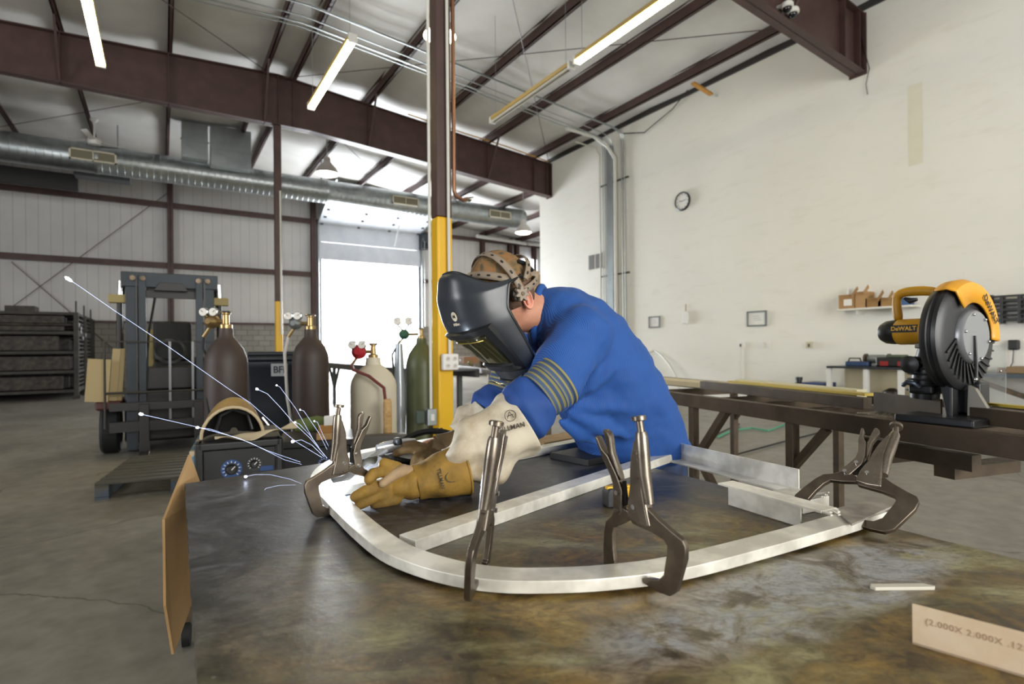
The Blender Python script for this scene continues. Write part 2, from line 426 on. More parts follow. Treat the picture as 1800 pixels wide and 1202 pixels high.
# eave strut and diagonal rods in the roof plane
for (x0, y0, x1, y1) in ((RX, Y2, WX, Y1), (WX, Y2, RX, Y1), (-6.8, Y2, RX, Y1), (RX, Y2, -6.8, Y1), (RX, Y1, WX, DY), (-6.8, DY, RX, Y1)):
    rod((x0, y0, rz(x0) - .06), (x1, y1, rz(x1) - .06), .009)

# ---- overhead sectional door, raised
m_door = pm('white_door_section', 'd3d7de', .45, 0, 'c4c9d2', 2)
dr = struct(bpy.data.objects.new('door_1', None)); COL.objects.link(dr); dr.location = (DX0, DY, 0); MW[dr.name] = Matrix.Translation((DX0, DY, 0))
zt = ony(600, 398, DY).z
secs = [(DZ, lerp(DZ, zt, .5)), (lerp(DZ, zt, .5), zt)]
for a, c in secs:
    MB().bb((DX0 - .12, DY - .12, a + .006), (DX1 + .12, DY - .07, c - .006)).build('door_section', m_door, dr, True, bevel=.008)
y = DY - .12; z = zt + .02
for k in range(5):
    y2 = y - .52; z2 = z + .17
    MB().bar((DX0 + (DX1 - DX0) / 2, y, z), (DX0 + (DX1 - DX0) / 2, y2 + .012, z2), DX1 - DX0 + .24, .045).build('door_section', m_door, dr, True, bevel=.008)
    for xx in (.0, .36, .68, 1.0):
        xh = lerp(DX0, DX1, xx); MB().bb((xh - .05, y - .06, z - .06), (xh + .05, y + .02, z + .02)).build('hinge', pm('hinge_steel', '4c525a', .4, .7), dr, True)
    y, z = y2, z2
for xx in (DX0 - .16, DX1 + .16):
    MB().tube([(xx, DY - .18, 0), (xx, DY - .18, zt - .2), (xx, DY - .3, zt + .05), (xx, DY - 3.0, zt + 1.0)], .035, 6).build('track', m_galv, dr, True)
MB().bb((DX0 - .22, DY - .1, 0), (DX0 - .02, DY + .02, zt)).build('jamb', pm('jamb_steel', '6c6f77', .5, .3), dr, True)
MB().bb((DX1 + .02, DY - .1, 0), (DX1 + .22, DY + .02, zt)).build('jamb', MATS['jamb_steel'], dr, True)
p0, p1 = ony(704, 385, DY - .6), ony(694, 432, DY - .6)
MB().bar(p0, p1, .04, .04).build('pull_strap', m_white, dr, True)
# chain hoist beside the door
hp = ony(745, 425, DY - .3)
th_ = thing('chain_hoist_operator', 'dark chain hoist box on the end wall beside the open overhead door', 'hoist', (hp.x, hp.y, hp.z - .5))
MB().bb((hp.x - .16, hp.y - .2, hp.z - .35), (hp.x + .16, hp.y + .2, hp.z + .35)).build('gear_box', pm('hoist_grey', '2f3338', .5, .3), th_, True, bevel=.03)
MB().lathe([(.12, -.1), (.18, -.08), (.18, .08), (.12, .1)], ax=frame((hp.x, hp.y - .3, hp.z + .1), (1, 0, 0), (0, 0, 1)), n=20).build('chain_wheel', MATS['hoist_grey'], th_, True)
for dx in (-.1, .1): MB().tube([(hp.x + dx, hp.y - .3, hp.z), (hp.x + dx, hp.y - .3, 2.2)], .015, 6).build('chain', m_galv, th_, True)

# ---- outside: pale yard beyond the doorway
t = NT('sunlit_yard'); t.b.inputs['Base Color'].default_value = rgb('e6e4e0'); t.b.inputs['Roughness'].default_value = .9
struct(MB().bb((-10, DY + .25, -.1), (26, DY + 60, .004)).build('ground_yard', t.m, smooth=False))

# ---- steel columns
def column(px, y, ypaint, label, zt, wid=.15):
    x = ony(px, 500, y).x
    t_ = thing('steel_column', label, 'column', (x, y, 0))
    zp = ony(px, ypaint, y - .1).z
    def sec(z0, z1, g=0):
        mb = MB(); o = wid / 2 + g
        mb.prism([(x - o, y - o), (x + o, y - o), (x + o, y + o), (x - o, y + o)], z1 - z0, Matrix.Translation((0, 0, (z0 + z1) / 2))); return mb
    sec(zp, zt).build('upper_shaft', m_maroon, t_, True, bevel=.012)
    sec(0, zp, .002).build('painted_shaft', m_yel, t_, True, bevel=.018)
    MB().bb((x - .18, y - .18, 0), (x + .18, y + .18, .02)).build('base_plate', m_yel, t_, True)
    return x
CXn = column(777, Y2, 379, 'near steel column, maroon above and yellow below, behind the welding mask', 6.42)
CXf = column(489.5, Y1, 529, 'far steel column, maroon above with yellow foot, between forklift and overhead door', 6.42)
# ================================================================== OVERHEAD FITTINGS
m_tube = em('lit_fluorescent_tube', 'fff2b8', 16.0)
m_tube_off = pm('unlit_tube', 'cfcdc4', .3)
m_fix = pm('cream_fixture_enamel', 'b99f62', .5)
def fluoro(px, py, label, lit=True, L=2.44, z=5.4):
    if not lit: L = 2.30
    p = onz(px, py, z); t_ = thing('fluorescent_fixture', label, 'ceiling light', (p.x, p.y - L / 2, z), 0)
    MB().bb((p.x - .055, p.y - L, z + .035), (p.x + .055, p.y, z + .10)).build('housing', m_fix, t_, True, bevel=.006)
    for sx in (-.034, .034):
        MB().cyl((p.x + sx, p.y - L + .03, z + .012), (p.x + sx, p.y - .03, z + .012), .019, n=12).build('tube', m_tube if lit else m_tube_off, t_, True)
    MB().bb((p.x - .06, p.y - .02, z - .015), (p.x + .06, p.y + .03, z + .1)).build('end_cap', m_white, t_, True, bevel=.006)
    MB().bb((p.x - .06, p.y - L - .03, z - .015), (p.x + .06, p.y - L + .02, z + .1)).build('end_cap', m_white, t_, True, bevel=.006)
    for yy in (p.y - .12, p.y - L + .12):
        MB().tube([(p.x, yy, z + .1), (p.x, yy, rz(p.x))], .004, 5).build('hanger', m_galv, t_, True)
    return t_
fluoro(177, 116, 'lit twin tube light at the far upper left, alone over the maroon girder')
fluoro(547, 191, 'lit twin tube light hanging between the duct and the near column')
fluoro(1014, 112, 'long lit tube light nearest the cream wall, above the welder')
fluoro(866, 216, 'unlit tube light in line behind the brightest lit fixture', False)
m_dome = pm('frosted_reflector', 'a7a19a', .35, .3)
m_lamp = em('high_bay_glow', 'fff0d8', 9.0)
def highbay(px, py, Z, d, label):
    c = at(px, py, Z); t_ = thing('high_bay_lamp', label, 'ceiling light', tuple(c))
    r = d / 2
    MB().lathe([(r, 0), (r * .96, .05), (r * .8, .16), (r * .45, .27), (.09, .32), (.09, .42), (.05, .46)], c, 24, cap=False).build('reflector', m_dome, t_, True)
    MB().lathe([(.02, -.05), (r * .6, -.04), (r * .93, 0), (r * .94, .02)], c, 24).build('lens', m_lamp, t_, True)
    MB().cyl((c.x, c.y, c.z + .45), (c.x, c.y, rz(c.x) + .10), .012, n=6).build('stem', m_galv, t_, True)
highbay(575, 306, 14.6, .60, 'glowing dome lamp hanging beside the spiral duct')
highbay(773, 64, 8.7, .52, 'dome lamp half hidden behind the near steel column')
highbay(920, 409, 19.4, .58, 'small dome lamp beyond the end of the duct by the wall corner')

# ceiling fan
c = at(166, 248, 14.5); tf = thing('ceiling_fan', 'white ceiling fan hanging above the spiral duct', 'fan', tuple(c))
MB().lathe([(.05, -.12), (.14, -.10), (.16, 0), (.12, .07), (.04, .10)], c, 18).build('motor', m_white, tf, True)
MB().cyl(c, (c.x, c.y, rz(c.x) - .1), .02, n=8).build('down_rod', m_white, tf, True)
MB().lathe([(.02, -.12), (.09, -.04), (.09, 0)], (c.x, c.y, rz(c.x)), 14).build('canopy', m_white, tf, True)
for k in range(3):
    a = math.radians(20 + 120 * k); d = V((math.cos(a), math.sin(a), 0))
    MB().bar(c + d * .12, c + d * .85, .13, .012, (d.y * .25, -d.x * .25, 1)).build('blade', m_white, tf, True, bevel=.004)

# spiral duct
t = NT('spiral_galvanised'); b = t.b
wv = t.n('ShaderNodeTexWave', wave_type='BANDS', bands_direction='X'); wv.inputs['Scale'].default_value = 1.9; t.l(t.co(), wv.inputs[0])
b.inputs['Metallic'].default_value = .9; t.l(t.mix(.5, t.ramp(t.noise(1.5, 5), [(.3, '7f8687'), (.7, 'b3b9b9')]), t.ramp(t.noise(7, 3), [(.3, '8a9090'), (.7, 'b0b5b5')])), b.inputs['Base Color'])
b.inputs['Roughness'].default_value = .36; t.bump(t.ramp(wv.outputs[0], [(.0, 1.0), (.06, 0.0)]), .35, .02)
m_spiral = t.m
YD = 18.4; zD = ony(0, 256, YD).z; zD2 = ony(860, 378, YD).z; xe = ony(918, 385, YD).x; RDU = .375
td = thing('spiral_duct', 'long round galvanised spiral air duct crossing under the roof', 'duct', (0, YD, zD))
prof = []
x0 = -13.5; rings = []
mb = MB(frame((x0, YD, zD), (0, 1, 0), (0, 0, 1)))
mb.lathe([(RDU, 0), (RDU, 6.0), (RDU + .012, 6.02), (RDU + .012, 6.1), (RDU, 6.12), (RDU, 12.0), (RDU + .012, 12.02), (RDU + .012, 12.1), (RDU, 12.12), (RDU, 18.0), (RDU + .012, 18.02), (RDU + .012, 18.1), (RDU, 18.12), (RDU, xe - x0 - .02), (RDU - .03, xe - x0)], n=40)
mb.build('duct_body', m_spiral, td, True)
m_grille = pm('cream_grille_frame', 'cfc8b4', .5); m_slot = pm('grille_core', '7c7762', .6)
for px0, px1, py in ((121, 205, 281), (690, 736, 356), (860, 898, 383)):
    a = ony(px0, py, YD - .37); d = ony(px1, py, YD - .37); z = zD - .03; hh = .14
    cxm = (a.x + d.x) / 2
    g = MB()
    for (u0, v0, u1, v1) in ((a.x, z - hh, d.x, z - hh + .03), (a.x, z + hh - .03, d.x, z + hh), (a.x, z - hh, a.x + .04, z + hh), (d.x - .04, z - hh, d.x, z + hh), (cxm - .01, z - hh, cxm + .01, z + hh)):
        g.bb((u0, YD - .40, v0), (u1, YD - .34, v1))
    gg = g.build('grille', m_grille, td, True)
    g = MB()
    g.bb((a.x + .03, YD - .375, z - hh + .02), (d.x - .03, YD - .35, z + hh - .02))
    k = a.x + .07
    while k < d.x - .04: g.bb((k, YD - .385, z - hh + .03), (k + .012, YD - .37, z + hh - .03)); k += .045
    g.build('grille_core', m_slot, td, True)
for xx in (-9, -5.4, -1, 4.4, 9): MB().bb((xx, YD - .01, zD + .37), (xx + .03, YD + .01, rz(xx))).build('hanger_strap', m_galv, td, True)
# square plenum ducts dropping to the spiral duct
for px0, px1, py1, nm in ((319, 366, 281, 'narrow galvanised duct box with a cross-broken panel, above the spiral duct'), (370, 442, 299, 'wide galvanised duct box right of the narrow one, above the spiral duct')):
    a = ony(px0, 230, 17.6); d = ony(px1, py1, 17.6)
    t_ = thing('duct_box', nm, 'duct', (a.x, 17.6, d.z))
    MB().bb((a.x, 17.6, d.z), (d.x, 18.02, rz(a.x) + .1)).build('casing', m_galv, t_, True, bevel=.01)
    mb = MB(); mb.bar((a.x + .02, 17.59, d.z + .02), (d.x - .02, 17.59, d.z + .42), .01, .012); mb.bar((a.x + .02, 17.59, d.z + .42), (d.x - .02, 17.59, d.z + .02), .01, .012)
    mb.build('cross_break', m_galv, t_, True)
    MB().bb((a.x - .03, 17.57, d.z + .45), (d.x + .03, 17.6, d.z + .49)).build('flange', m_galv, t_, True)
a = ony(0, 310, 20.5); d = ony(137, 318, 20.5); e = ony(211, 318, 19.6)
tag(MB().bb((-7.5, 20.4, a.z - .15), (d.x, 20.6, a.z + .3)).build('duct_support_beam', pm('near_black_steel', '1d1c1c', .6), smooth=False), 'black beam behind the spiral duct at far left', 'beam')
tag(MB().bb((d.x, 19.5, e.z - .0), (e.x + .25, 20.0, e.z + .35)).build('heater_box', pm('heater_grey', '56595b', .5, .4), bevel=.02), 'grey sheet metal box under the duct near the far left grille', 'duct')

# ceiling conduits turning down the cream wall
m_pvc = pm('pale_conduit', 'cfcec6', .45); m_emt = pm('emt_conduit', 'a2a8a8', .32, .8)
for px, r, mt, start, dz in ((1064, .014, m_emt, -1.9, .03), (1067.5, .014, m_emt, -1.9, .0), (1072, .014, m_emt, .3, .05), (1080, .012, m_emt, -1.9, .02), (1097, .016, m_emt, -1.5, .0), (1101, .014, m_emt, 3.5, .03)):
    y = onx(px, 400, WX).y; za = rz(WX) - .06 - dz
    pts = [(x, y, rz(x) - .05 - dz) for x in (start, RX, WX - .5)] + [(WX - .22, y, za), (WX - .1, y, za - .1), (WX - .07, y, za - .25), (WX - .07, y, .4)]
    tag(MB().tube(pts, r, 7).build('conduit_pipe', mt), {1064: 'first', 1067.5: 'second', 1072: 'third', 1080: 'fourth', 1097: 'fifth', 1101: 'sixth'}[px] + ' thin steel ceiling conduit counted from the far wall corner, bending down the cream wall', 'conduit', 'ceiling conduits')
y = onx(1086, 400, WX).y; za = rz(WX) - .1
tag(MB().tube([(8.8, y + .5, za + .12), (9.6, y + .4, za + .05), (9.9, y + .15, za - .25), (WX - .08, y, za - .6), (WX - .08, y, .3)], .045, 10).build('plastic_pipe', m_pvc), 'thick cream plastic pipe among the thin wall conduits', 'pipe')
y = onx(1075, 400, WX).y
tag(MB().bb((WX - .08, y - .10, .3), (WX - .004, y + .10, za - .2)).build('cable_tray', m_galv, bevel=.004), 'flat galvanised cable tray between conduits on the cream wall', 'cable tray')
y0, y1 = onx(1107, 450, WX).y, onx(1056, 450, WX).y
for py in (318, 482):
    z = onx(1085, py, WX).z
    tag(MB().bb((WX - .03, y0, z - .02), (WX - .002, y1, z + .02)).build('strut_channel', m_steel), ('upper' if py < 400 else 'lower') + ' steel strut strap holding the wall conduits', 'bracket')
y = onx(1058, 400, WX).y
tag(MB().tube([(WX - .9, y, rz(WX) - .22), (WX - .2, y, rz(WX) - .24), (WX - .06, y, rz(WX) - .42), (WX - .06, y, .5)], .02, 8).build('conduit_pipe', pm('cream_conduit', 'b8b4a8', .4)), 'single conduit farthest along the wall bundle toward the corner', 'conduit')
# yellow gas line on the girder, loose cables by the eave
tag(MB().tube([(5.4, Y1 - .2, rz(5.4) + .02), (7, Y1 - .22, rz(7) - .0), (8.4, Y1 - .2, rz(8.4) + .03), (WX - .2, Y1 - .18, rz(WX) + .02)], .018, 7).build('gas_hose', pm('yellow_hose', 'b98a1f', .5)), 'yellow hose lying along the top of the far girder', 'hose')
a = onx(1098, 235, WX); e = onx(1222, 160, WX)
tag(MB().tube([(WX - .05, a.y, a.z), (WX - .1, lerp(a.y, e.y, .35), a.z - .25), (WX - .1, lerp(a.y, e.y, .75), a.z + .0), (WX - .25, e.y, rz(WX) + .05)], .012, 6).build('loose_cable', m_black), 'black cable sagging under the roof edge near the conduits', 'cable')
a = onx(1502, 140, WX - .02)
tag(MB().tube([onx(1510, 50, WX - .03), onx(1520, 90, WX - .06), onx(1528, 120, WX - .03), onx(1522, 148, WX - .04), onx(1525, 166, WX - .03)], .006, 6).build('wire_tail', m_black), 'loose grey wire dangling beside the girder end', 'wire')
a = onz(1236, 152, rz(WX) + .02)
tag(MB().bar(onx(1218, 146, WX - .9), onx(1250, 166, WX - .25), .09, .04).build('timber_block', pm('orange_timber', 'c08a3c', .6)), 'small orange timber block wedged at the roof edge', 'block')
# two dome cameras on the girder
for k, (px, py) in enumerate(((1384, 14), (1394, 24))):
    c = ony(px, py, Y2 - .16 - .02 * k); t_ = thing('dome_camera', ('upper' if k == 0 else 'lower') + ' of two white dome security cameras on the near girder', 'camera', tuple(c))
    MB().lathe([(.075, .07), (.085, .05), (.085, .01), (.07, 0)], c, 20).build('housing', m_white, t_, True)
    MB().ball(c, (.062, .062, .065), 18, 10).build('dome', pm('smoked_dome', '1a1c22', .06), t_, True)
    MB().cyl((c.x, c.y, c.z + .06), (c.x, c.y + .16, c.z + .08), .03, n=10).build('bracket', m_white, t_, True)

# conduits and boxes on the near column
xc, yc = CXn, Y2
def plate_box(name, p, w_, h_, mat, parent, d=.045, n=V((0, -1, 0))):
    pass
fy = yc - .11
cl = thing('column_conduit', 'white conduit with a switch box down the window side of the near column', 'conduit', (xc - .1, fy, 0))
pL = ony(755, 400, fy)
MB().cyl((pL.x, fy, ony(758, 722, fy).z), (pL.x, fy, 7.3), .014, n=10).build('pipe', m_pvc, cl, True)
q = ony(758, 733, fy - .02)
MB().bb((q.x - .045, fy - .05, q.z - .075), (q.x + .045, fy + .02, q.z + .075)).build('switch_box', m_galv, cl, True, bevel=.008)
MB().bb((q.x - .018, fy - .06, q.z - .03), (q.x + .018, fy - .045, q.z + .03)).build('switch_plate', m_white, cl, True, bevel=.004)
MB().bb((q.x - .14, fy - .03, q.z - .06), (q.x - .055, fy + .02, q.z + .07)).build('cable_gland', pm('dark_gland', '3c4a40', .5), cl, True, bevel=.02)
cr_ = thing('column_conduit', 'white conduit ending in a four-socket outlet box on the near column face', 'conduit', (xc + .1, fy, 0))
pR = ony(788.5, 400, fy)
MB().cyl((pR.x, fy, ony(790, 625, fy).z), (pR.x, fy, 7.3), .014, n=10).build('pipe', m_pvc, cr_, True)
q = ony(790, 636, fy - .02)
ob = MB().bb((q.x - .078, fy - .06, q.z - .075), (q.x + .078, fy, q.z + .075)).build('outlet_box', pm('outlet_white', 'e4e2de', .35), cr_, True, bevel=.012)
for ox in (-.036, .036):
    for oz in (-.033, .033):
        f_ = MB(frame((q.x + ox, fy - .061, q.z + oz), (1, 0, 0), (0, 0, 1))); f_.lathe([(.022, -.003), (.022, .004), (.019, .005)], n=18)
        f_.build('socket', pm('socket_face', 'cfcbc2', .4), ob, True)
        f_ = MB()
        for sx in (-.007, .007): f_.bb((q.x + ox + sx - .0015, fy - .068, q.z + oz - .006), (q.x + ox + sx + .0015, fy - .064, q.z + oz + .008))
        f_.build('slot', m_black, ob, True)
pc = ony(798, 300, yc)
tag(MB().tube([(pc.x, yc, 7.3), (pc.x, yc, ony(798, 335, yc).z), (pc.x + .02, yc, ony(798, 345, yc).z), ony(815, 352, yc - .05), ony(822, 350, yc - .05)], .02, 8).build('copper_pipe', pm('copper_brown', '8a6248', .4, .6)), 'brown copper pipe beside the near column ending in a valve', 'pipe')
c = ony(824, 351, yc - .05)
tag(MB().ball(c, (.03, .03, .02), 10, 6).bar(c + V((-.05, 0, .01)), c + V((.05, 0, .03)), .012, .012).build('shutoff_valve', m_chrome), 'bright valve at the end of the copper pipe', 'valve')
# far column conduit
pF = ony(491.5, 400, Y1 - .12)
tag(MB().cyl((pF.x + .02, Y1 - .12, 1.6), (pF.x + .02, Y1 - .12, 4.9), .02, n=8).build('column_conduit', m_pvc), 'pale conduit on the far steel column', 'conduit')

# ================================================================== ON THE CREAM WALL
def wallframe(px, py, off=0.0):
    p = onx(px, py, WX); return frame((WX - off, p.y, p.z), (0, -1, 0), (0, 0, 1)), p     # x to the picture's right, y up, z toward the room
m_paper = pm('paper', 'e6e5e0', .7)
# clock
f_, p = wallframe(1201, 354)
tc = thing('wall_clock', 'round white wall clock with black rim high on the cream wall', 'clock', tuple(p))
MB(f_).lathe([(.20, 0), (.215, .01), (.215, .045), (.20, .055), (.185, .05), (.185, .03)], n=36).build('rim', pm('clock_rim', '24262a', .3), tc, True)
MB(f_).lathe([(.19, .02), (.188, .032)], n=36).build('dial', m_paper, tc, True)
mb = MB(f_)
for k in range(12):
    a = k * PI / 6; d = V((math.sin(a), math.cos(a), 0)); mb.bar(d * .145 + V((0, 0, .034)), d * .172 + V((0, 0, .034)), .012, .003)
mb.build('hour_marks', m_black, tc, True)
mb = MB(f_); mb.bar(V((0, 0, .038)), V((-.08, .012, .038)), .012, .003); mb.build('hour_hand', m_black, tc, True)
mb = MB(f_); mb.bar(V((0, 0, .041)), V((.12, .02, .041)), .008, .003); mb.build('minute_hand', m_black, tc, True)
# return air vents
f_, p = wallframe(1047, 460)
tv = thing('wall_vent', 'pair of grey louvred vent panels on the cream wall by the conduits', 'vent', tuple(p))
MB(f_).box((0, 0, .01), (.60, .48, .02)).build('vent_frame', m_cream, tv, True, bevel=.004)
for sx in (-.145, .145):
    mb = MB(f_); mb.box((sx, 0, .022), (.23, .40, .01))
    for k in range(12): mb.box((sx, -.18 + k * .033, .03), (.23, .012, .01))
    mb.build('louvre', pm('vent_grey', '6b6b66', .5), tv, True)
# framed notices
for px, py, w_, h_, lb in ((1151, 566, .33, .25, 'small framed notice nearest the welder on the cream wall'), (1331, 560, .40, .28, 'wider framed notice on the wall left of the box shelf')):
    f_, p = wallframe(px, py); t_ = thing('framed_notice', lb, 'frame', tuple(p)); fm = pm('notice_frame', '7b7f80', .45)
    mb = MB(f_)
    for (cx_, cy_, sx, sy) in ((0, h_ / 2, w_, .03), (0, -h_ / 2, w_, .03), (-w_ / 2, 0, .03, h_ + .03), (w_ / 2, 0, .03, h_ + .03)): mb.box((cx_, cy_, .015), (sx, sy, .03))
    mb.build('frame_border', fm, t_, True); MB(f_).box((0, 0, .006), (w_, h_, .008)).build('sheet', m_paper, t_, True)
    mb = MB(f_)
    for k in range(3): mb.box((-.02 + .02 * k, .05 - .04 * k, .012), (w_ * .4, .008, .002))
    mb.build('print', pm('faded_print', '9aa4ad', .7), t_, True)
f_, p = wallframe(1207, 556)
t_ = thing('hanging_tag', 'white dispenser tag hanging from a nail on the cream wall', 'tag', tuple(p))
MB(f_).prism([(-.09, -.16), (.07, -.18), (.1, 0), (.06, .12), (-.06, .13), (-.1, .0)], .06, Matrix.Translation((0, 0, .035))).build('pouch', m_paper, t_, True, bevel=.02)
MB(f_).bar(V((.0, .12, .02)), V((.0, .28, .02)), .025, .01).build('strap', pm('tan_strap', 'b19d88', .7), t_, True)
for px, py, lb in ((1304, 606, 'outlet box with cord conduit below, on the wall under the wider notice'), (1345, 606, 'pair of blank white outlet plates beside the corded outlet'), (1424, 606, 'dark single outlet on the wall left of the small workbench')):
    f_, p = wallframe(px, py); t_ = thing('wall_outlet', lb, 'outlet', tuple(p))
    if px == 1345:
        for sx in (-.08, .08): MB(f_).box((sx, 0, .008), (.07, .11, .016)).build('plate', m_paper, t_, True, bevel=.004)
    else:
        MB(f_).box((0, 0, .02), (.12, .12, .04)).build('plate', m_paper if px == 1304 else pm('aged_plate', 'c9c3ad', .5), t_, True, bevel=.006)
        MB(f_).box((0, -.01, .042), (.04, .06, .01)).build('socket', pm('socket_dark', '5d5a52', .5), t_, True)
    if px == 1304: MB(f_).cyl((0.0, -.06, .02), (.0, -.72, .02), .01, n=6).build('cord_conduit', m_pvc, t_, True)
# shelf with cartons
a, d = onx(1478, 542, WX - .15), onx(1612, 540, WX - .15)
f_, p = wallframe(1545, 541)
L = a.y - d.y; ym = (a.y + d.y) / 2; zs = p.z
t_ = thing('wall_shelf', 'narrow white wall shelf holding cartons above the workbench', 'shelf', (WX, ym, zs))
MB().bb((WX - .32, d.y, zs - .03), (WX, a.y, zs)).build('board', m_cream, t_, True, bevel=.004)
for yy in (d.y + .3, a.y - .3): MB().bb((WX - .25, yy - .01, zs - .1), (WX, yy + .01, zs - .03)).build('bracket', m_cream, t_, True)
cart = (('a98458', 1496, .27, .24, 'open brown carton with a white label, at the window end of the wall shelf'), ('b08c60', 1520, .20, .27, 'taller brown carton second on the wall shelf'), ('9a7647', 1542, .24, .15, 'flat open carton in the middle of the wall shelf'), ('a37e4e', 1562, .2, .14, 'low brown carton at the saw end of the wall shelf'))
for hx, px, w_, h_, lb in cart:
    yy = onx(px, 530, WX - .15).y; t_ = thing('carton', lb, 'box', (WX - .15, yy, zs))
    MB().bb((WX - .29, yy - w_ / 2, zs), (WX - .03, yy + w_ / 2, zs + h_)).build('box', pm('carton_' + hx, hx, .8), t_, True, bevel=.004)
    MB().bar((WX - .29, yy - w_ / 2, zs + h_), (WX - .33, yy - w_ / 2, zs + h_ + .05), .004, w_ * 1.0).build('flap', pm('carton_' + hx, hx, .8), t_, True)
    if px == 1496: MB().bb((WX - .294, yy - .08, zs + .05), (WX - .289, yy + .05, zs + .16)).build('label_patch', m_paper, t_, True)
yy = onx(1592, 530, WX - .15).y
tag(MB().bb((WX - .3, yy - .1, zs), (WX - .1, yy + .1, zs + .12)).build('blue_carton', pm('blue_card', '3f5f8e', .6), bevel=.006), 'small blue and white box at the saw end of the wall shelf', 'box')
yy = onx(1491, 520, WX - .15).y
tag(MB().lathe([(.03, 0), (.035, .1), (.02, .13)], (WX - .1, yy, zs + .24), 12).build('spray_bottle', m_white), 'white bottle standing on the labelled carton', 'bottle')

# black slatted rack on the wall at the right edge
a = onx(1728, 545, WX - .1); d_y = a.y - 3.0
t_ = thing('wall_rack', 'black slotted tool rack on the cream wall behind the saw', 'rack', (WX, a.y - .8, onx(1760, 545, WX).z))
for k, py in enumerate((529, 545, 562)):
    z = onx(1760, py, WX - .08).z; mb = MB()
    y = a.y
    mb.bb((WX - .16, d_y, z - .02), (WX - .04, a.y, z + .02)); mb.bb((WX - .16, d_y, z + .05), (WX - .12, a.y, z + .075))
    while y > d_y: mb.bb((WX - .17, y - .05, z - .06), (WX - .05, y - .015, z + .075)); y -= .19
    mb.build('slatted_rail', pm('rack_black', '191b1d', .4), t_, True, bevel=.006)
z = onx(1733, 520, WX).z
MB().bb((WX - .1, a.y - .1, onx(1733, 566, WX).z), (WX - .02, a.y - .03, z)).build('end_post', pm('rack_black', '191b1d', .4), t_, True)
p = onx(1784, 606, WX)
t_ = thing('plug_adapter', 'black plug adapter with drooping cord on the wall beyond the clear shield', 'adapter', tuple(p))
MB().bb((WX - .09, p.y - .06, p.z - .07), (WX, p.y + .06, p.z + .07)).build('body', m_black, t_, True, bevel=.02)
MB().tube([(WX - .06, p.y, p.z - .07), (WX - .06, p.y + .01, p.z - .25), (WX - .08, p.y + .12, p.z - .5)], .007, 6).build('cord', m_black, t_, True)

# small workbench against the wall
tb = thing('workbench', 'small workbench with dark top and white posts against the cream wall', 'workbench', (9.7, 0, 0))
xb = 9.45
a, d = onx(1454, 643, xb), onx(1598, 643, xb); zt_ = a.z
MB().bb((xb - .03, d.y, zt_ - .035), (WX - .01, a.y, zt_)).build('top', pm('dark_laminate', '2c2f34', .35), tb, True, bevel=.004)
for px in (1456, 1521, 1582):
    yy = onx(px, 660, xb).y; MB().bb((xb, yy - .035, 0), (xb + .07, yy + .035, zt_ - .035)).build('post', m_white, tb, True, bevel=.004)
MB().bb((WX - .08, d.y, .05), (WX - .05, a.y, zt_ - .035)).build('back_panel', pm('beige_panel', 'b3a88a', .6), tb, True)
MB().bb((xb + .05, d.y, .28), (WX - .08, a.y, .31)).build('lower_shelf', m_cream, tb, True)
def onbench(px, xx=9.7): return onx(px, 640, xx).y
yy = onbench(1508)
t_ = thing('blue_tool_case', 'blue tool case on the small workbench, window end', 'tool case', (9.75, yy, zt_))
MB().bb((9.6, yy - .2, zt_), (9.9, yy + .16, zt_ + .08)).build('case', pm('case_blue', '2e4468', .4), t_, True, bevel=.02)
MB().tube([(9.6, yy - .1, zt_ + .08), (9.6, yy - .08, zt_ + .13), (9.6, yy + .08, zt_ + .13), (9.6, yy + .1, zt_ + .08)], .012, 8).build('handle', m_black, t_, True)
yy = onbench(1540)
t_ = thing('bench_grinder', 'silver power tool in the middle of the small workbench', 'power tool', (9.75, yy, zt_))
MB().bb((9.68, yy - .07, zt_), (9.82, yy + .07, zt_ + .05)).build('foot', m_galv, t_, True, bevel=.01)
MB().lathe([(.05, -.14), (.07, -.1), (.07, .1), (.05, .14)], ax=frame((9.75, yy, zt_ + .12), (1, 0, 0), (0, 0, 1)), n=18).build('motor', m_galv, t_, True)
for s_ in (-1, 1): MB().lathe([(.085, -.015), (.085, .015)], ax=frame((9.75, yy + s_ * .17, zt_ + .12), (1, 0, 0), (0, 0, 1)), n=20).build('wheel', m_steel, t_, True)
tag(MB().lathe([(.035, 0), (.035, .1), (.015, .14), (.015, .17)], (9.85, onbench(1552), zt_ + .12), 12).build('black_bottle', m_black), 'black bottle behind the silver power tool', 'bottle') if False else None
yy = onbench(1577)
t_ = thing('tool_box', 'black and red tool box on the small workbench next to the saw', 'tool box', (9.75, yy, zt_))
MB().bb((9.55, yy - .27, zt_), (9.9, yy + .25, zt_ + .15)).build('body', pm('toolbox_black', '1c1e20', .4), t_, True, bevel=.03)
for s_ in (-.13, .12): MB().bb((9.54, yy + s_ - .06, zt_ + .02), (9.56, yy + s_ + .06, zt_ + .09)).build('latch', pm('latch_red', '8e2320', .4), t_, True)
MB().bb((9.6, yy - .1, zt_ + .15), (9.85, yy + .1, zt_ + .19)).build('lid_tray', pm('tray_green', '4a5a44', .5), t_, True, bevel=.01)
yy = onx(1418, 684, 9.6).y + .14
t_ = thing('black_jug', 'black jug on the floor left of the small workbench', 'jug', (9.6, yy, 0))
MB().lathe([(.13, 0), (.15, .05), (.15, .46), (.10, .55), (.05, .58), (.05, .64)], (9.6, yy, 0), 18).build('body', m_black, t_, True)
MB().lathe([(.06, .63), (.06, .68)], (9.6, yy, 0), 14).build('cap', m_black, t_, True)
yy = onx(1440, 672, 9.5).y + .12
t_ = thing('blue_bin', 'blue carton stacked on a crate beside the small workbench', 'box', (9.6, yy, 0))
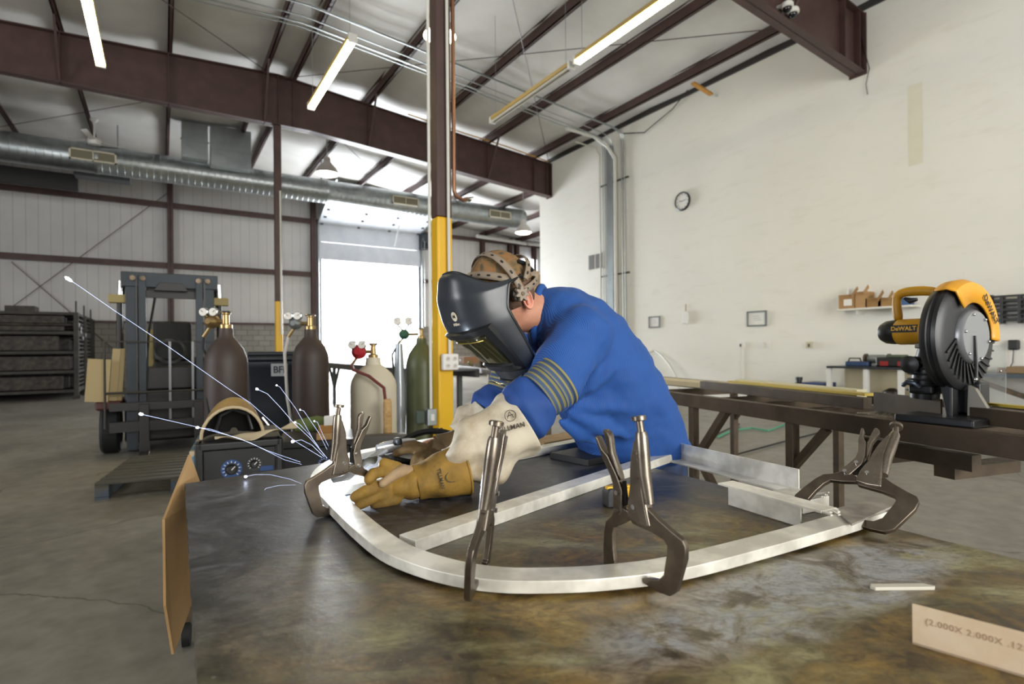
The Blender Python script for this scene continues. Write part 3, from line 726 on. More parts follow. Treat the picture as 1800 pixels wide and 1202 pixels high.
MB().bb((9.45, yy - .2, .30), (9.9, yy + .17, .60)).build('carton', pm('bin_blue', '33436f', .5), t_, True, bevel=.01)
MB().bb((9.45, yy - .2, 0), (9.9, yy + .17, .30)).build('crate', pm('crate_dark', '35322c', .6), t_, True)
tag(MB().lathe([(.02, 0), (.1, .02), (.14, .1), (.12, .2), (.04, .25)], (9.7, onx(1568, 690, 9.7).y, .31), 16).build('round_jar', pm('dark_jar', '3a2e2c', .4)), 'round dark jar on the lower shelf of the small workbench', 'jar')
# second bench at the right edge
tb2 = thing('steel_workbench', 'steel bench with angled braces at the right edge behind the clear shield', 'workbench', (9.6, -1, 0))
a = onx(1700, 655, xb); zt2 = a.z
MB().bb((xb - .1, a.y - 3.2, zt2 - .05), (WX - .02, a.y + .1, zt2)).build('top', pm('bench_blue_steel', '4a555c', .4, .5), tb2, True)
for yy in (a.y, a.y - 1.5, a.y - 3.0): MB().bb((xb - .05, yy - .04, 0), (xb + .03, yy + .04, zt2 - .05)).build('leg', m_steel, tb2, True)
MB().bar((xb, a.y - .1, zt2 - .1), (xb, a.y - 1.4, .25), .06, .06).build('brace', m_steel, tb2, True)
for k, (dy_, r, hx) in enumerate(((.0, .09, 'a99a86'), (-.32, .12, '8a6a4c'), (-.62, .1, 'b5aea2'), (-.95, .14, '6e6457'))):
    yy = onx(1735, 650, 9.7).y + dy_ + .1
    t_ = thing('tape_roll', ('pale', 'brown', 'white', 'wide grey')[k] + ' roll of tape lying on the steel bench by the wall', 'roll', (9.75, yy, zt2))
    MB().lathe([(r * .45, 0), (r, 0), (r, .07), (r * .45, .07), (r * .45, 0)], (9.75, yy, zt2), 18, cap=False).build('roll', pm('roll_' + hx, hx, .6), t_, True)
tag(MB().bb((9.6, onx(1790, 650, 9.7).y - .3, zt2 + 0), (9.95, onx(1790, 650, 9.7).y + .1, zt2 + .09)).build('parts_tray', pm('tan_tray', '8b7454', .7), bevel=.01), 'tan parts tray at the far end of the steel bench', 'tray')
# hose and cable on the floor
tag(MB().tube([onz(1262, 768, .02), onz(1285, 757, .02), onz(1320, 752, .02), onz(1350, 757, .02), onz(1382, 745, .02)], .012, 7).build('green_hose', pm('hose_green', '4fae8c', .5)), 'green hose snaking on the floor beyond the steel bench', 'hose')
tag(MB().tube([onz(1205, 818, .02), onz(1235, 812, .02), onz(1260, 808, .02)], .012, 7).build('green_hose', pm('hose_green', '4fae8c', .5)), 'short length of green hose beside the welder\'s hip', 'hose')
tag(MB().tube([onz(1240, 780, .02), onz(1262, 762, .02), onz(1300, 745, .02), onz(1290, 800, .02), onz(1370, 778, .02), onz(1460, 755, .02)], .011, 7).build('black_cable', m_black), 'black cable trailing on the floor past the bench legs', 'cable')
# ================================================================== STOCK RACKS, FORKLIFT, PALLET
m_rack = pm('rack_steel', '35332f', .6, .3, '45423c', 5)
m_stock = pm('stored_steel_stock', '2a2826', .5, .5, '4a453e', 9, stretch=(1, 1, 1))
P0 = onz(135, 701, 0); HR = 2.28
def rack(x0, x1, y0, y1, label, tubes=0):
    t_ = thing('stock_rack', label, 'rack', ((x0 + x1) / 2, (y0 + y1) / 2, 0), 0, 'dark steel stock racks')
    for x in (x0, x1):
        for y in (y0, y1): MB().bb((x - .05, y - .05, .1), (x + .05, y + .05, HR)).build('post', m_rack, t_, True)
    for x in (x0, x1):
        for y in (y0, y1): MB().bb((x - .09, y - .09, 0), (x + .09, y + .09, .1)).build('foot', m_rack, t_, True)
    n_ = 5
    for k in range(n_):
        z = .18 + k * (HR - .25) / (n_ - 1); mb = MB()
        mb.bb((x0, y0 - .03, z), (x1, y0 + .03, z + .07)); mb.bb((x0, y1 - .03, z), (x1, y1 + .03, z + .07)); mb.bb((x0 - .03, y0, z), (x0 + .03, y1, z + .07)); mb.bb((x1 - .03, y0, z), (x1 + .03, y1, z + .07)); mb.bb((x0, y0, z + .03), (x1, y1, z + .05))
        mb.build('shelf_frame', m_rack, t_, True)
    for k in range(18):
        z = .25 + k * .108; MB().bb((x1 - .02, y0 + .05, z), (x1 + .02, y1 - .05, z + .045)).build('slat', m_rack, t_, True)
    return t_
xs = P0.x; ys = P0.y
Y1R = []
for i in range(3):
    y0 = ys + i * 1.75; y1 = min(y0 + 1.45, DY - .35); Y1R.append((y0, y1))
    rack(xs - 4.2, xs, y0, y1, ('nearest', 'middle', 'rearmost')[i] + ' of three dark steel stock racks along the end wall')
    # stock bars on the shelves
    for k in range(4):
        z = .27 + k * (HR - .25) / 4
        for j in range(3):
            if y0 + .46 + j * .42 > y1: continue
            hh = random.uniform(.30, .42)
            tag(MB().bb((xs - 4.1 + random.uniform(0, .5), y0 + .1 + j * .42, z), (xs - random.uniform(.12, .4), y0 + .46 + j * .42 - .08, z + hh)).build('steel_bundle', m_stock, bevel=.01),
                ('front', 'middle', 'rear')[j] + ' dark bundle of steel stock on ' + ('the lowest', 'the second', 'the third', 'the top')[k] + ' shelf of the ' + ('nearest', 'middle', 'rearmost')[i] + ' rack', 'steel stock', 'stock bundles in the racks')
m_tip = em('bright_tube_end', 'f4f4fa', 1.0)
m_tipr = pm('bare_tube', 'e4e4ea', .3, .3)
for k, (px, py) in enumerate(((140, 571), (143.5, 577), (143.5, 583), (151.5, 589), (147, 594.5), (170, 573.5), (171.5, 579.5), (166, 585), (169.5, 590), (167, 595.5))):
    i_ = 0 if k < 5 else 1
    c = onx(px, py, xs + .06 if k < 5 else xs + .03)
    rr_ = .055 if k < 5 else .045
    t_ = thing('round_tube', 'bright round tube end sticking out of the ' + ('nearest' if k < 5 else 'middle') + ' stock rack, ' + ('highest', 'second highest', 'third highest', 'fourth highest', 'lowest')[k % 5] + ' of its five', 'tube', (c.x, c.y, c.z), 0, 'tubes in the ' + ('nearest' if k < 5 else 'middle') + ' rack')
    MB().cyl((xs - 3.0, c.y, c.z), (c.x - .01, c.y, c.z), rr_ * .97, n=12).build('tube_body', m_stock, t_, True)
    MB().cyl((c.x - .02, c.y, c.z), (c.x, c.y, c.z), rr_, n=12).build('tube_end', m_tipr, t_, True)
for px, py in ((145, 545), (162, 543), (181, 548)):
    c = V((xs, Y1R[{145: 0, 162: 1, 181: 2}[px]][0], 0))
    tag(MB().cyl((c.x, c.y, HR - .05), (c.x, c.y, HR + .3), .02, n=8).build('rack_stub', m_rack), 'thin upright stub above the ' + {145: 'nearest', 162: 'middle', 181: 'rearmost'}[px] + ' stock rack', 'post')
c = ony(38, 548, ys + .5)
tag(MB().bb((c.x - .3, ys + .3, HR - .0), (c.x + .3, ys + .8, HR + .16)).build('dark_carton', m_stock, bevel=.01), 'dark box on top of the nearest stock rack', 'box')

# forklift (frame: x to the truck's left as seen, y to the rear, origin on the floor under the mast)
mL, mR = at(243, 617, 6.62), at(358, 617, 6.98)
o = (mL + mR) / 2; o.z = 0
ax = (mR - mL); ax.z = 0
F = frame(o, ax, z=(0, 0, 1)); rotf = math.atan2(F[1][0], F[0][0])
tf = thing('forklift', 'grey forklift truck with tall mast parked behind the pallet', 'forklift', tuple(o), rotf)
F = MW[tf.name]; I = Matrix.Identity(4)
m_mast = pm('mast_blue_grey', '2b343c', .5, .2, '242c33', 5); m_fk = pm('truck_dark', '22201f', .5); m_fkr = pm('truck_maroon', '4a2020', .5); m_yw = pm('faded_yellow', '9c8c58', .6)
W2 = .41
for s_ in (-1, 1):
    MB().bb((s_ * W2 - .055, -.03, .06), (s_ * W2 + .055, .10, 2.2)).build('mast_rail', m_mast, tf, bevel=.006)
    MB().bb((s_ * (W2 - .11) - .04, -.06, .06), (s_ * (W2 - .11) + .04, .04, 2.16)).build('mast_rail', m_mast, tf, bevel=.006)
    MB().bb((s_ * (W2 - .055) - .008, -.07, .1), (s_ * (W2 - .055) + .008, -.05, 2.1)).build('rail_gap', m_black, tf)
    for k in (0, .1): MB().lathe([(.03, -.02), (.03, .02)], ax=frame((s_ * (W2 - .02 - k), -.07, 2.12), (0, 0, 1), (1, 0, 0)), n=14).build('roller', m_steel, tf)
    MB().cyl((s_ * (W2 + .13), .12, .7), (s_ * (W2 + .12), .12, 1.9), .03, n=12).build('lift_cylinder', m_fk, tf)
    MB().cyl((s_ * (W2 + .12), .12, 1.85), (s_ * (W2 + .11), .12, 2.1), .02, n=10).build('cylinder_rod', m_chrome, tf)
    MB().bb((s_ * (W2 + .14) - .09, .06, 1.83), (s_ * (W2 + .14) + .09, .2, 1.93)).build('lamp_bracket', m_yw, tf, bevel=.01)
    MB().tube([(s_ * (W2 + .14), .4, 1.2), (s_ * (W2 + .13), .25, 1.7), (s_ * .5, .3, 2.12)], .035, 8).build('guard_post', m_fk, tf)
MB().bb((-W2 - .1, -.04, 2.02), (W2 + .1, .12, 2.2)).build('crosshead', m_mast, tf, bevel=.01)
MB().prism([(-.18, 0), (.18, 0), (.12, .1), (-.12, .1)], .05, frame((0, -.07, 1.98), (1, 0, 0), (0, 0, 1))).build('crosshead_plate', m_fk, tf, bevel=.006)
MB().bb((-W2 + .05, .02, 1.9), (W2 - .05, .08, 1.99)).build('cross_member', m_fk, tf)
MB().tube([(-.27, .03, 1.9), (-.28, .03, 1.3), (-.3, .03, .8)], .018, 8).build('hose', m_rubber, tf)
MB().tube([(-.17, .03, 1.9), (-.24, .03, 1.45), (-.27, .03, .8)], .014, 8).build('hose', m_rubber, tf)
# carriage, load backrest
MB().bb((-.62, -.16, .30), (.62, -.08, .42)).build('carriage', m_fk, tf); MB().bb((-.62, -.16, .55), (.62, -.08, .64)).build('carriage', m_fk, tf)
mb = MB(); mb.tube([(-.66, -.14, .35), (-.66, -.14, 1.36), (.66, -.14, 1.36), (.66, -.14, .35)], .014, 8); mb.tube([(-.66, -.14, .76), (.66, -.14, .76)], .014, 8)
mb.build('backrest_frame', m_rack, tf)
for x in (-.02, .22): MB().bb((x - .012, -.15, .42), (x + .012, -.13, 1.36)).build('backrest_bar', pm('bar_grey', '6f7174', .4, .5), tf)
for s_ in (-1, 1):
    MB().bb((s_ * .28 - .05, -.22, .04), (s_ * .28 + .05, -.16, .62)).build('fork', m_fk, tf, bevel=.008)
    MB().bb((s_ * .28 - .05, -1.0, .03), (s_ * .28 + .05, -.16, .07)).build('fork', m_fk, tf, bevel=.008)
    wl = MB().lathe([(.12, -.1), (.27, -.1), (.3, -.07), (.3, .07), (.27, .1), (.12, .1)], ax=frame((s_ * .64, .35, .3), (0, 0, 1), (0, 1, 0)), n=28).build('tyre', m_rubber, tf)
    MB().lathe([(.12, -.09), (.12, .1)], ax=frame((s_ * .64, .35, .3), (0, 0, 1), (0, 1, 0)), n=18).build('wheel_hub', m_fkr, wl)
    MB().bb((s_ * .64 - .13, -.0, .55), (s_ * .64 + .13, .75, .66)).build('fender', m_fkr, tf, bevel=.03)
MB().bb((-.5, .2, .12), (.5, 1.9, .75)).build('chassis', m_fk, tf, bevel=.04)
MB().bb((-.48, 1.3, .75), (.48, 2.2, 1.15)).build('counterweight', m_fk, tf, bevel=.08)
MB().bb((-.3, .3, .75), (.5, .5, 1.05)).build('dashboard', m_fk, tf, bevel=.03)
st = MB().bb((-.22, 1.0, 1.1), (.24, 1.15, 1.66)).build('seat_back', m_rubber, tf, bevel=.05); MB().bb((-.22, .7, .98), (.24, 1.1, 1.1)).build('seat', m_rubber, tf, bevel=.04)
MB().bb((-.34, 1.2, 1.0), (-.2, 1.4, 1.55)).build('gas_bottle_strap', m_yw, tf, bevel=.03)
MB().lathe([(.17, -.012), (.19, 0), (.17, .012), (.15, 0), (.17, -.012)], ax=frame((-.02, .6, 1.25), (1, 0, 0), (0, .5, 1)), n=20, cap=False).build('steering_wheel', m_black, tf)
for s_ in (-1, 1): MB().bar((s_ * .45, 1.5, 1.1), (s_ * .42, 1.2, 2.1), .06, .06).build('guard_post', m_fk, tf)
mb = MB(); mb.bb((-.5, .3, 2.08), (.5, .36, 2.14)); mb.bb((-.5, 1.2, 2.08), (.5, 1.26, 2.14))
for k in range(6): mb.bb((-.5 + k * .2 - .02, .3, 2.1), (-.5 + k * .2 + .02, 1.26, 2.13))
mb.build('overhead_guard', m_fk, tf)
# boards standing on the truck
for k, (x, w_, h_, yy) in enumerate(((-.75, .22, .50, -.02), (-.60, .08, .62, .06), (-.545, .06, .62, .08))):
    p = F @ V((x, yy, .66)); t_ = MB(Matrix.Translation(p) @ Matrix.Rotation(rotf, 4, 'Z') @ Matrix.Rotation(.07, 4, 'Y')).bb((-w_ / 2, -.02, 0), (w_ / 2, .02, h_)).build('wood_offcut', pm('offcut_wood', 'ad9a70', .7), bevel=.003)
    tag(t_, ('wide', 'tall narrow', 'thin')[k] + ' pale board standing on the forklift fender', 'board')

# pallet of grey weathered boards
NL = cp(-3.51, 4.6, 0); fx = cv(.92, 0, .40); sx_ = cv(-.40, 0, .92)
rotp = math.atan2(fx.y, fx.x)
tp = thing('wooden_pallet', 'weathered grey wooden pallet with blue block ends on the floor', 'pallet', tuple(NL), rotp)
m_pal = pm('weathered_board', '575246', .8, 0, '3c3b36', 3, stretch=(1, 9, 9), bump=.2); m_palb = pm('blue_pallet_block', '3c5063', .8, 0, '5a5142', 7)
LX, LY = 1.2, 1.3
for k in range(9):
    y = k * (LY - .11) / 8; MB().bb((0, y, .122), (LX, y + .105, .142)).build('deck_board', m_pal, tp, bevel=.003)
for x in (0, LX / 2 - .05, LX - .1):
    MB().bb((x, 0, .1), (x + .1, LY, .122)).build('stringer_board', m_pal, tp)
    for y in (0, LY / 2 - .07, LY - .14): MB().bb((x, y, .022), (x + .1, y + .14, .1)).build('block', m_palb, tp, bevel=.003)
    MB().bb((x, 0, 0), (x + .1, LY, .02)).build('bottom_board', m_palb, tp)

# trolley-height bench beyond the doorway light
m_bench = pm('grey_bench_steel', '5c5d5e', .5, .5)
a, d = onz(574, 638, .92), onz(752, 653, .92)
tb3 = thing('long_steel_bench', 'long grey steel bench in front of the bright doorway', 'bench', tuple((a + d) / 2 * 1.0)[:2] + (0,))
dirb = (d - a).normalized(); perp = V((-dirb.y, dirb.x, 0))
if perp.dot(Fv) < 0: perp = -perp
MB().bar(a - V((0, 0, .05)), d - V((0, 0, .05)), .06, .12).build('front_rail', m_bench, tb3, True)
MB().bar(a + perp * .8 - V((0, 0, .05)), d + perp * .8 - V((0, 0, .05)), .06, .12).build('rear_rail', m_bench, tb3, True)
MB().bar(a + perp * .4 + V((0, 0, .005)), d + perp * .4 + V((0, 0, .005)), .84, .03).build('top_plate', m_bench, tb3, True)
for t_i in (.12, .5, .9):
    for pp in (0, .8):
        q = lerp(a, d, t_i) + perp * pp
        MB().bb((q.x - .035, q.y - .035, 0), (q.x + .035, q.y + .035, .82)).build('leg', m_bench, tb3, True)
        if pp == 0:
            MB().bar(q + V((0, 0, -.92 + .35)), q + dirb * .45 + V((0, 0, -.08)), .05, .05).build('brace', m_bench, tb3, True)
            MB().bar(q + V((0, 0, -.92 + .35)), q - dirb * .45 + V((0, 0, -.08)), .05, .05).build('brace', m_bench, tb3, True)

# ================================================================== GAS CYLINDERS
m_brass = pm('brass', 'a68e62', .32, .85); m_cb = pm('brown_cylinder_paint', '3e312a', .55, 0, '352924', 5, bump=.05); m_cw = pm('cream_cylinder_paint', 'cfc6b0', .5, 0, 'a8977c', 4, .55, .9, bump=.08); m_cg = pm('green_cylinder_paint', '4d5536', .4, 0, '5c6040', 4)
m_gauge = pm('gauge_face', 'dddad2', .4)
def cylinder(px, Z, r, zt_, mat, label, cat='gas cylinder', shoulder=.18, fat=False):
    c = at(px, 617, Z); c.z = 0
    t_ = thing('gas_cylinder', label, cat, tuple(c))
    H = zt_
    prof = [(r * .8, 0), (r, .03), (r, H - shoulder), (r * .96, H - shoulder * .75), (r * .8, H - shoulder * .42), (r * .52, H - shoulder * .15), (r * .34, H), (r * .32, H + .05)]
    MB().lathe(prof, c, 40).build('tank', mat, t_, True)
    MB().lathe([(.035, 0), (.035, .03), (.02, .035), (.018, .09), (.026, .095), (.026, .105), (.01, .11)], (c.x, c.y, H + .04), 14).build('valve', m_brass, t_, True)
    w_ = MB(); w_.lathe([(.03, 0), (.036, .006), (.03, .012)], (c.x, c.y, H + .14), 14); w_.bar((c.x - .03, c.y, H + .146), (c.x + .03, c.y, H + .146), .01, .006)
    w_.build('hand_wheel', m_chrome, t_, True)
    return t_, c
def regulator(c, zt_, side, mat, label, g=.033, gx=.055, up=.10, body=.04):
    """regulator with two round gauges, hung on the side of a cylinder valve"""
    p = V((c.x, c.y, zt_ + .09)) + Rv * side; t_ = thing('gas_regulator', label, 'regulator', tuple(p))
    MB().cyl(V((c.x, c.y, zt_ + .09)) + Rv * side * .18, p, .013, n=10).build('inlet', m_brass, t_, True)
    MB().lathe([(body * .5, -.03), (body, -.02), (body, .015), (body * .7, .03), (body * .4, .05)], ax=frame(p, Rv, z=-Fv), n=20).build('body', mat, t_, True)
    for s_ in (-1, 1):
        q = p + Rv * (s_ * gx * .85 - .005) + Uv * up - Fv * .02
        g_ = MB(); g_.lathe([(g, -.012), (g, .012), (g * .9, .014)], ax=frame(q, Rv, z=-Fv), n=22)
        gg = g_.build('gauge', m_chrome, t_, True)
        MB().lathe([(g * .86, .013), (g * .86, .0155)], ax=frame(q, Rv, z=-Fv), n=22).build('dial', m_gauge, gg, True)
        n_ = MB(); a = .9 * s_; n_.bar(q - Fv * .017, q - Fv * .017 + (Rv * math.sin(a) + Uv * math.cos(a)) * g * .6, .003, .002); n_.build('needle', m_black, gg, True)
        MB().cyl(p + Uv * .02, q - Uv * g * .8, .008, n=8).build('gauge_stem', m_brass, t_, True)
    MB().cyl(p - Uv * .02, p - Uv * .09 - Rv * .05, .010, n=8).build('outlet', m_brass, t_, True)
    return t_, p
t1, c1_ = cylinder(397.5, 3.25, .118, 1.33, m_cb, 'brown gas cylinder behind the old helmet, nearest the forklift', shoulder=.17)
r1, p1_ = regulator(c1_, 1.33, -.082, m_brass, 'brass regulator with two white gauges on the brown cylinder nearest the forklift', g=.026, gx=.034, up=.055)
tag(MB().tube([p1_ - Uv * .09 - Rv * .05, p1_ - Uv * .16 - Rv * .055, p1_ - Uv * .28 + Rv * .0, p1_ - Uv * .45 - Fv * .1 + Rv * .02, p1_ - Uv * .8 - Fv * .15 + Rv * .1], .007, 7).build('gas_hose', m_rubber), 'black gas hose hanging from the regulator nearest the forklift', 'hose')
t2, c2_ = cylinder(546, 3.7, .118, 1.335, m_cb, 'brown gas cylinder standing before the doorway left post, right of the bin', shoulder=.16)
r2, p2_ = regulator(c2_, 1.335, -.10, m_galv, 'grey regulator with twin gauges on the brown cylinder by the bin', g=.028, gx=.035, up=.05)
tag(MB().tube([p2_ - Uv * .09 - Rv * .05, p2_ - Uv * .2 - Rv * .075, p2_ - Uv * .5 - Rv * .06, p2_ - Uv * .75 - Rv * .02], .010, 8).build('gas_hose', pm('pale_hose', 'b9b4ae', .5)), 'pale gas hose dropping beside the brown cylinder by the bin', 'hose')
tag(MB().cyl(V((c2_.x, c2_.y, 0)) - Rv * .06 + Fv * .2, V((c2_.x, c2_.y, 1.5)) - Rv * .06 + Fv * .2, .022, n=8).build('cart_post', m_steel), 'upright cart post behind the brown cylinder by the bin', 'post')
t3, c3_ = cylinder(656, 3.85, .158, 1.14, m_cw, 'fat cream acetylene cylinder with red regulator, in front of the doorway', shoulder=.15)
r3, p3_ = regulator(c3_, 1.14, -.10, pm('regulator_red', 'a8232c', .4), 'red regulator on the fat cream cylinder', g=.03, gx=.04, up=.05, body=.05)
t4, c4_ = cylinder(741, 5.4, .155, 1.30, m_cg, 'dark green cylinder just left of the near steel column', shoulder=.24)
r4, p4_ = regulator(c4_, 1.30, -.17, pm('regulator_green', '2f5a48', .4), 'green regulator with twin gauges left of the dark green cylinder', g=.04, gx=.065, up=.13, body=.05)
tag(MB().tube([p3_ - Uv * .09 - Rv * .05, p3_ - Uv * .12 - Rv * .0 - Fv * .15, p3_ - Uv * .16 + Rv * .12 - Fv * .2, p3_ - Uv * .24 + Rv * .22 - Fv * .2, p3_ - Uv * .6 + Rv * .26 - Fv * .22, p3_ - Uv * 1.0 + Rv * .34 - Fv * .25], .011, 8).build('torch_hose', pm('hose_dark_red', '6b2a24', .5)), 'dark red torch hose looping over the cream cylinder', 'hose')
tag(MB().tube([p4_ - Uv * .06 - Rv * .04, p4_ - Uv * .2 - Rv * .12, p4_ - Uv * .45 - Rv * .1, p4_ - Uv * .6 - Rv * .14, p4_ - Uv * 1.0 - Rv * .06], .011, 8).build('torch_hose', pm('hose_dark_green', '2b4034', .5)), 'dark green torch hose dropping from the green regulator', 'hose')
tag(MB().lathe([(.055, 0), (.06, .9), (.05, 1.0), (.035, 1.3)], V((p4_.x, p4_.y, 0)) - Rv * .03 - Fv * .1, 16).build('flow_tube', pm('frosted_tube', '9aa1a8', .2, .3)), 'pale frosted tube under the green regulator', 'tube')
q = at(681, 690, 3.6)
tag(MB().lathe([(.028, 0), (.028, .9), (.02, .92)], (q.x, q.y, 0), 14).build('filler_rod_tube', m_wood), 'tan rod tube standing between the cream and green cylinders', 'tube')

# bin
c = at(482, 617, 4.6); c.z = 0
tbn = thing('waste_bin', 'dark blue wheeled bin between the two brown cylinders', 'bin', tuple(c), -YAW + .35)
mb = MB(); pr = None
for z, wx, wy in ((.05, .16, .17), (.8, .195, .2), (1.1, .205, .215), (1.12, .215, .225), (1.16, .215, .225)):
    rg = [mb._v((x * wx, y * wy, z)) for x, y in ((-1, -.85), (-.85, -1), (.85, -1), (1, -.85), (1, .85), (.85, 1), (-.85, 1), (-1, .85))]
    if pr: mb.bridge(pr, rg)
    else: mb.face(rg[::-1])
    pr = rg
mb.face(pr)
m_bin = pm('bin_charcoal_blue', '171d26', .4)
mb.build('body', m_bin, tbn, bevel=.01)
mb = MB(); mb.bb((-.23, -.24, 1.16), (.23, .22, 1.20)); mb.bb((-.19, -.19, 1.20), (.19, .19, 1.235)); mb.build('lid', m_bin, tbn, bevel=.015)
for s_ in (-1, 1): MB().lathe([(.09, -.02), (.09, .02)], ax=frame((s_ * .19, .2, .09), (0, 0, 1), (0, 1, 0)), n=18).build('wheel', m_rubber, tbn)
f_ = frame(at(491, 650, 4.6 - .232), Rv, z=-Fv)
MB(f_).box((0, 0, 0), (.13, .10, .004)).build('sticker', pm('sticker_grey', '8f9294', .6), tbn, True)
lettering('sticker_letters', 'BFI', .075, f_ @ Matrix.Translation((0, 0, .003)), pm('sticker_dark', '22262b', .6), tbn, bold=.002)

# pallets of timber seen past the wall corner
a = onx(940, 470, 13.0) if False else at(936, 480, 20.5)
t_ = thing('timber_stack', 'tall stack of pale timber seen past the wall corner behind the cap', 'timber', (a.x, a.y, 0))
for k in range(4): MB().bb((a.x - .5 + k * .42, a.y, .0), (a.x - .12 + k * .42, a.y + .5, 4.0 + .12 * (k % 2))).build('plank_bundle', pm('stack_wood', 'b0946a', .7, 0, '9c8058', 3), t_, True)
# far end-wall window
w1 = struct(MB().bb((ony(925, 458, DY - .3).x, DY - .24, ony(930, 520, DY).z), (ony(945, 458, DY - .3).x, DY - .2, ony(930, 457, DY).z)).build('window_1', em('daylit_pane', 'f4f7ff', 2.5), smooth=False))
for k, (x0, x1) in enumerate(((838, 925), (928, 952))):
    a = ony(x0, 415 if k == 0 else 428, DY - .8); d = ony(x1, 428 if k == 0 else 431, DY - .8)
    tag(MB().tube([a, d], .08, 10).build('heater_tube', pm('tube_heater', 'c9c9c6', .4)), ('long' if k == 0 else 'short') + ' pale tube hung under the far eave beyond the column', 'tube')
    q = lerp(a, d, .5); struct(MB().cyl((q.x, q.y, q.z), (q.x, q.y, rz(q.x) + .15), .01, n=6).build('trim_8', m_galv))

# ================================================================== WELDERS BY THE TABLE
def welder_box(cpx, Z, wd, ht, dp, z0, label, yaw_=0.0):
    c = at(cpx, 617, Z); c.z = z0
    t_ = thing('welding_machine', label, 'welding machine', tuple(c), -YAW + yaw_)
    MB().bb((-wd / 2, 0, 0), (wd / 2, dp, ht)).build('case', pm('machine_case', '4c4740', .5, .3, '5a554c', 6), t_, bevel=.012)
    mb = MB()
    for (x0, z0_, x1, z1) in ((-wd / 2 - .004, 0, -wd / 2 + .03, ht + .004), (wd / 2 - .03, 0, wd / 2 + .004, ht + .004), (-wd / 2, ht - .035, wd / 2, ht + .004)): mb.bb((x0, -.02, z0_), (x1, .05, z1))
    mb.build('bezel', m_black, t_, bevel=.01)
    MB().bb((-wd / 2 + .03, -.004, .02), (wd / 2 - .03, .01, ht - .035)).build('front_panel', pm('panel_black', '1b1c1d', .45), t_)
    return t_, c
m_blue = pm('label_blue', '2c4f8c', .5)
def dial_on(t_, c, x, z, r, mt):
    f = frame((x, -.005, z), (1, 0, 0), z=(0, -1, 0))
    d_ = MB(f).lathe([(r * .62, 0), (r, 0), (r, .003), (r * .62, .003), (r * .62, 0)], n=28, cap=False).build('dial_scale', mt, t_)
    mb = MB(f)
    for k in range(11):
        a = math.radians(225 - 27 * k); dd = V((math.cos(a), math.sin(a), 0)); mb.bar(dd * r * .66 + V((0, 0, .004)), dd * r * .86 + V((0, 0, .004)), .0035, .002)
    mb.build('scale_marks', m_paper, d_)
    k_ = MB(f).lathe([(r * .5, 0), (r * .45, .02), (r * .4, .022)], n=18).build('knob', m_black, t_)
    MB(f).bar(V((0, 0, .024)), V((r * .35, r * .35, .024)), .004, .003).build('pointer', m_paper, k_)
w1_, cw1 = welder_box(421, 2.42, .34, .43, .5, .42, 'black welding machine with two dials, beside the table corner', .45)
dial_on(w1_, cw1, -.035, .31, .042, m_blue); dial_on(w1_, cw1, .055, .325, .031, pm('dial_grey', '35363a', .5))
MB(frame((.1, -.005, .30), (1, 0, 0), z=(0, -1, 0))).box((.005, 0, 0), (.055, .022, .004)).build('blue_label', m_blue, w1_, bevel=.002)
MB(frame((.055, -.005, .265), (1, 0, 0), z=(0, -1, 0))).ball((0, 0, .002), (.006, .006, .004), 12, 6).build('power_light', em('green_lamp', 'b6ff1a', 5.0), w1_)
MB().bb((-.195, .0, -.0), (-.172, .5, .40)).build('side_panel', pm('peeled_blue_panel', '50788c', .5, .2, 'b9a98c', 9, .5, .56), w1_, bevel=.003)
c_ = thing('equipment_cart', 'low steel cart carrying the two-dial welding machine', 'cart', (cw1.x, cw1.y, 0), -YAW + .45)
MB().bb((-.24, -.05, .36), (.2, .6, .42)).build('deck', m_steel, c_)
for x in (-.21, .17):
    for y in (0, .52): MB().bb((x - .02, y - .02, .1), (x + .02, y + .02, .36)).build('leg', m_steel, c_); MB().lathe([(.055, -.015), (.055, .015)], ax=frame((x, y, .055), (0, 0, 1), (0, 1, 0)), n=16).build('caster', m_rubber, c_)
w2_, cw2 = welder_box(553, 3.05, .42, .34, .45, .40, 'second black welding machine behind the table edge, with one blue dial', .3)
dial_on(w2_, cw2, .045, .215, .034, m_blue)
dial_on(w2_, cw2, .14, .235, .022, pm('dial_grey', '35363a', .5))
MB().bb((-.16, -.012, .10), (-.10, .0, .26)).build('handle_slot', m_black, w2_)
c_ = thing('equipment_cart', 'low cart under the second welding machine behind the table edge', 'cart', (cw2.x, cw2.y, 0), -YAW + .3)
MB().bb((-.2, .0, .34), (.26, .5, .40)).build('deck', m_steel, c_)
for x in (-.2, .2):
    for y in (0, .42): MB().bb((x - .02, y - .02, 0), (x + .02, y + .02, .34)).build('leg', m_steel, c_)
# things on the machines
b0 = cw1 + V((0, 0, .434)); Rz = Matrix.Rotation(-YAW + .45, 4, 'Z')
def L1(x, y, z): return b0 + Rz.to_3x3() @ V((x, y, z))
th2 = thing('spare_welding_helmet', 'worn tan welding helmet lying open on the two-dial machine', 'helmet', tuple(L1(-.02, .18, 0)))
g = []
for j in range(9):
    v = j / 8; row = []
    for i in range(15):
        a = PI * (i / 14); rr = .125 * max(.02, 1 - v ** 2.6) ** .5
        row.append(L1(-.03 - math.cos(a) * rr * (1.0 - .1 * v), .06 + v * .2, .005 + math.sin(a) * (.135 + .05 * math.sin(PI * min(1, v * 1.2))) * max(.02, 1 - v ** 2.4) ** .5 * (1 if 0 < i < 14 else 0)))
    g.append(row)
MB().sheet(g).build('shell', pm('tan_scuffed_shell', '9a7c48', .5, 0, '6e5a3c', 8, bump=.1), th2, True, solid=.006, sub=1)
MB().sheet([[lerp(q, L1(-.03, .16, .02), .06) for q in r] for r in g]).build('lining', pm('helmet_inner_dark', '141210', .8), th2, True, solid=.003, sub=1)  # added near-black sheet whose colour darkens the helmet's interior
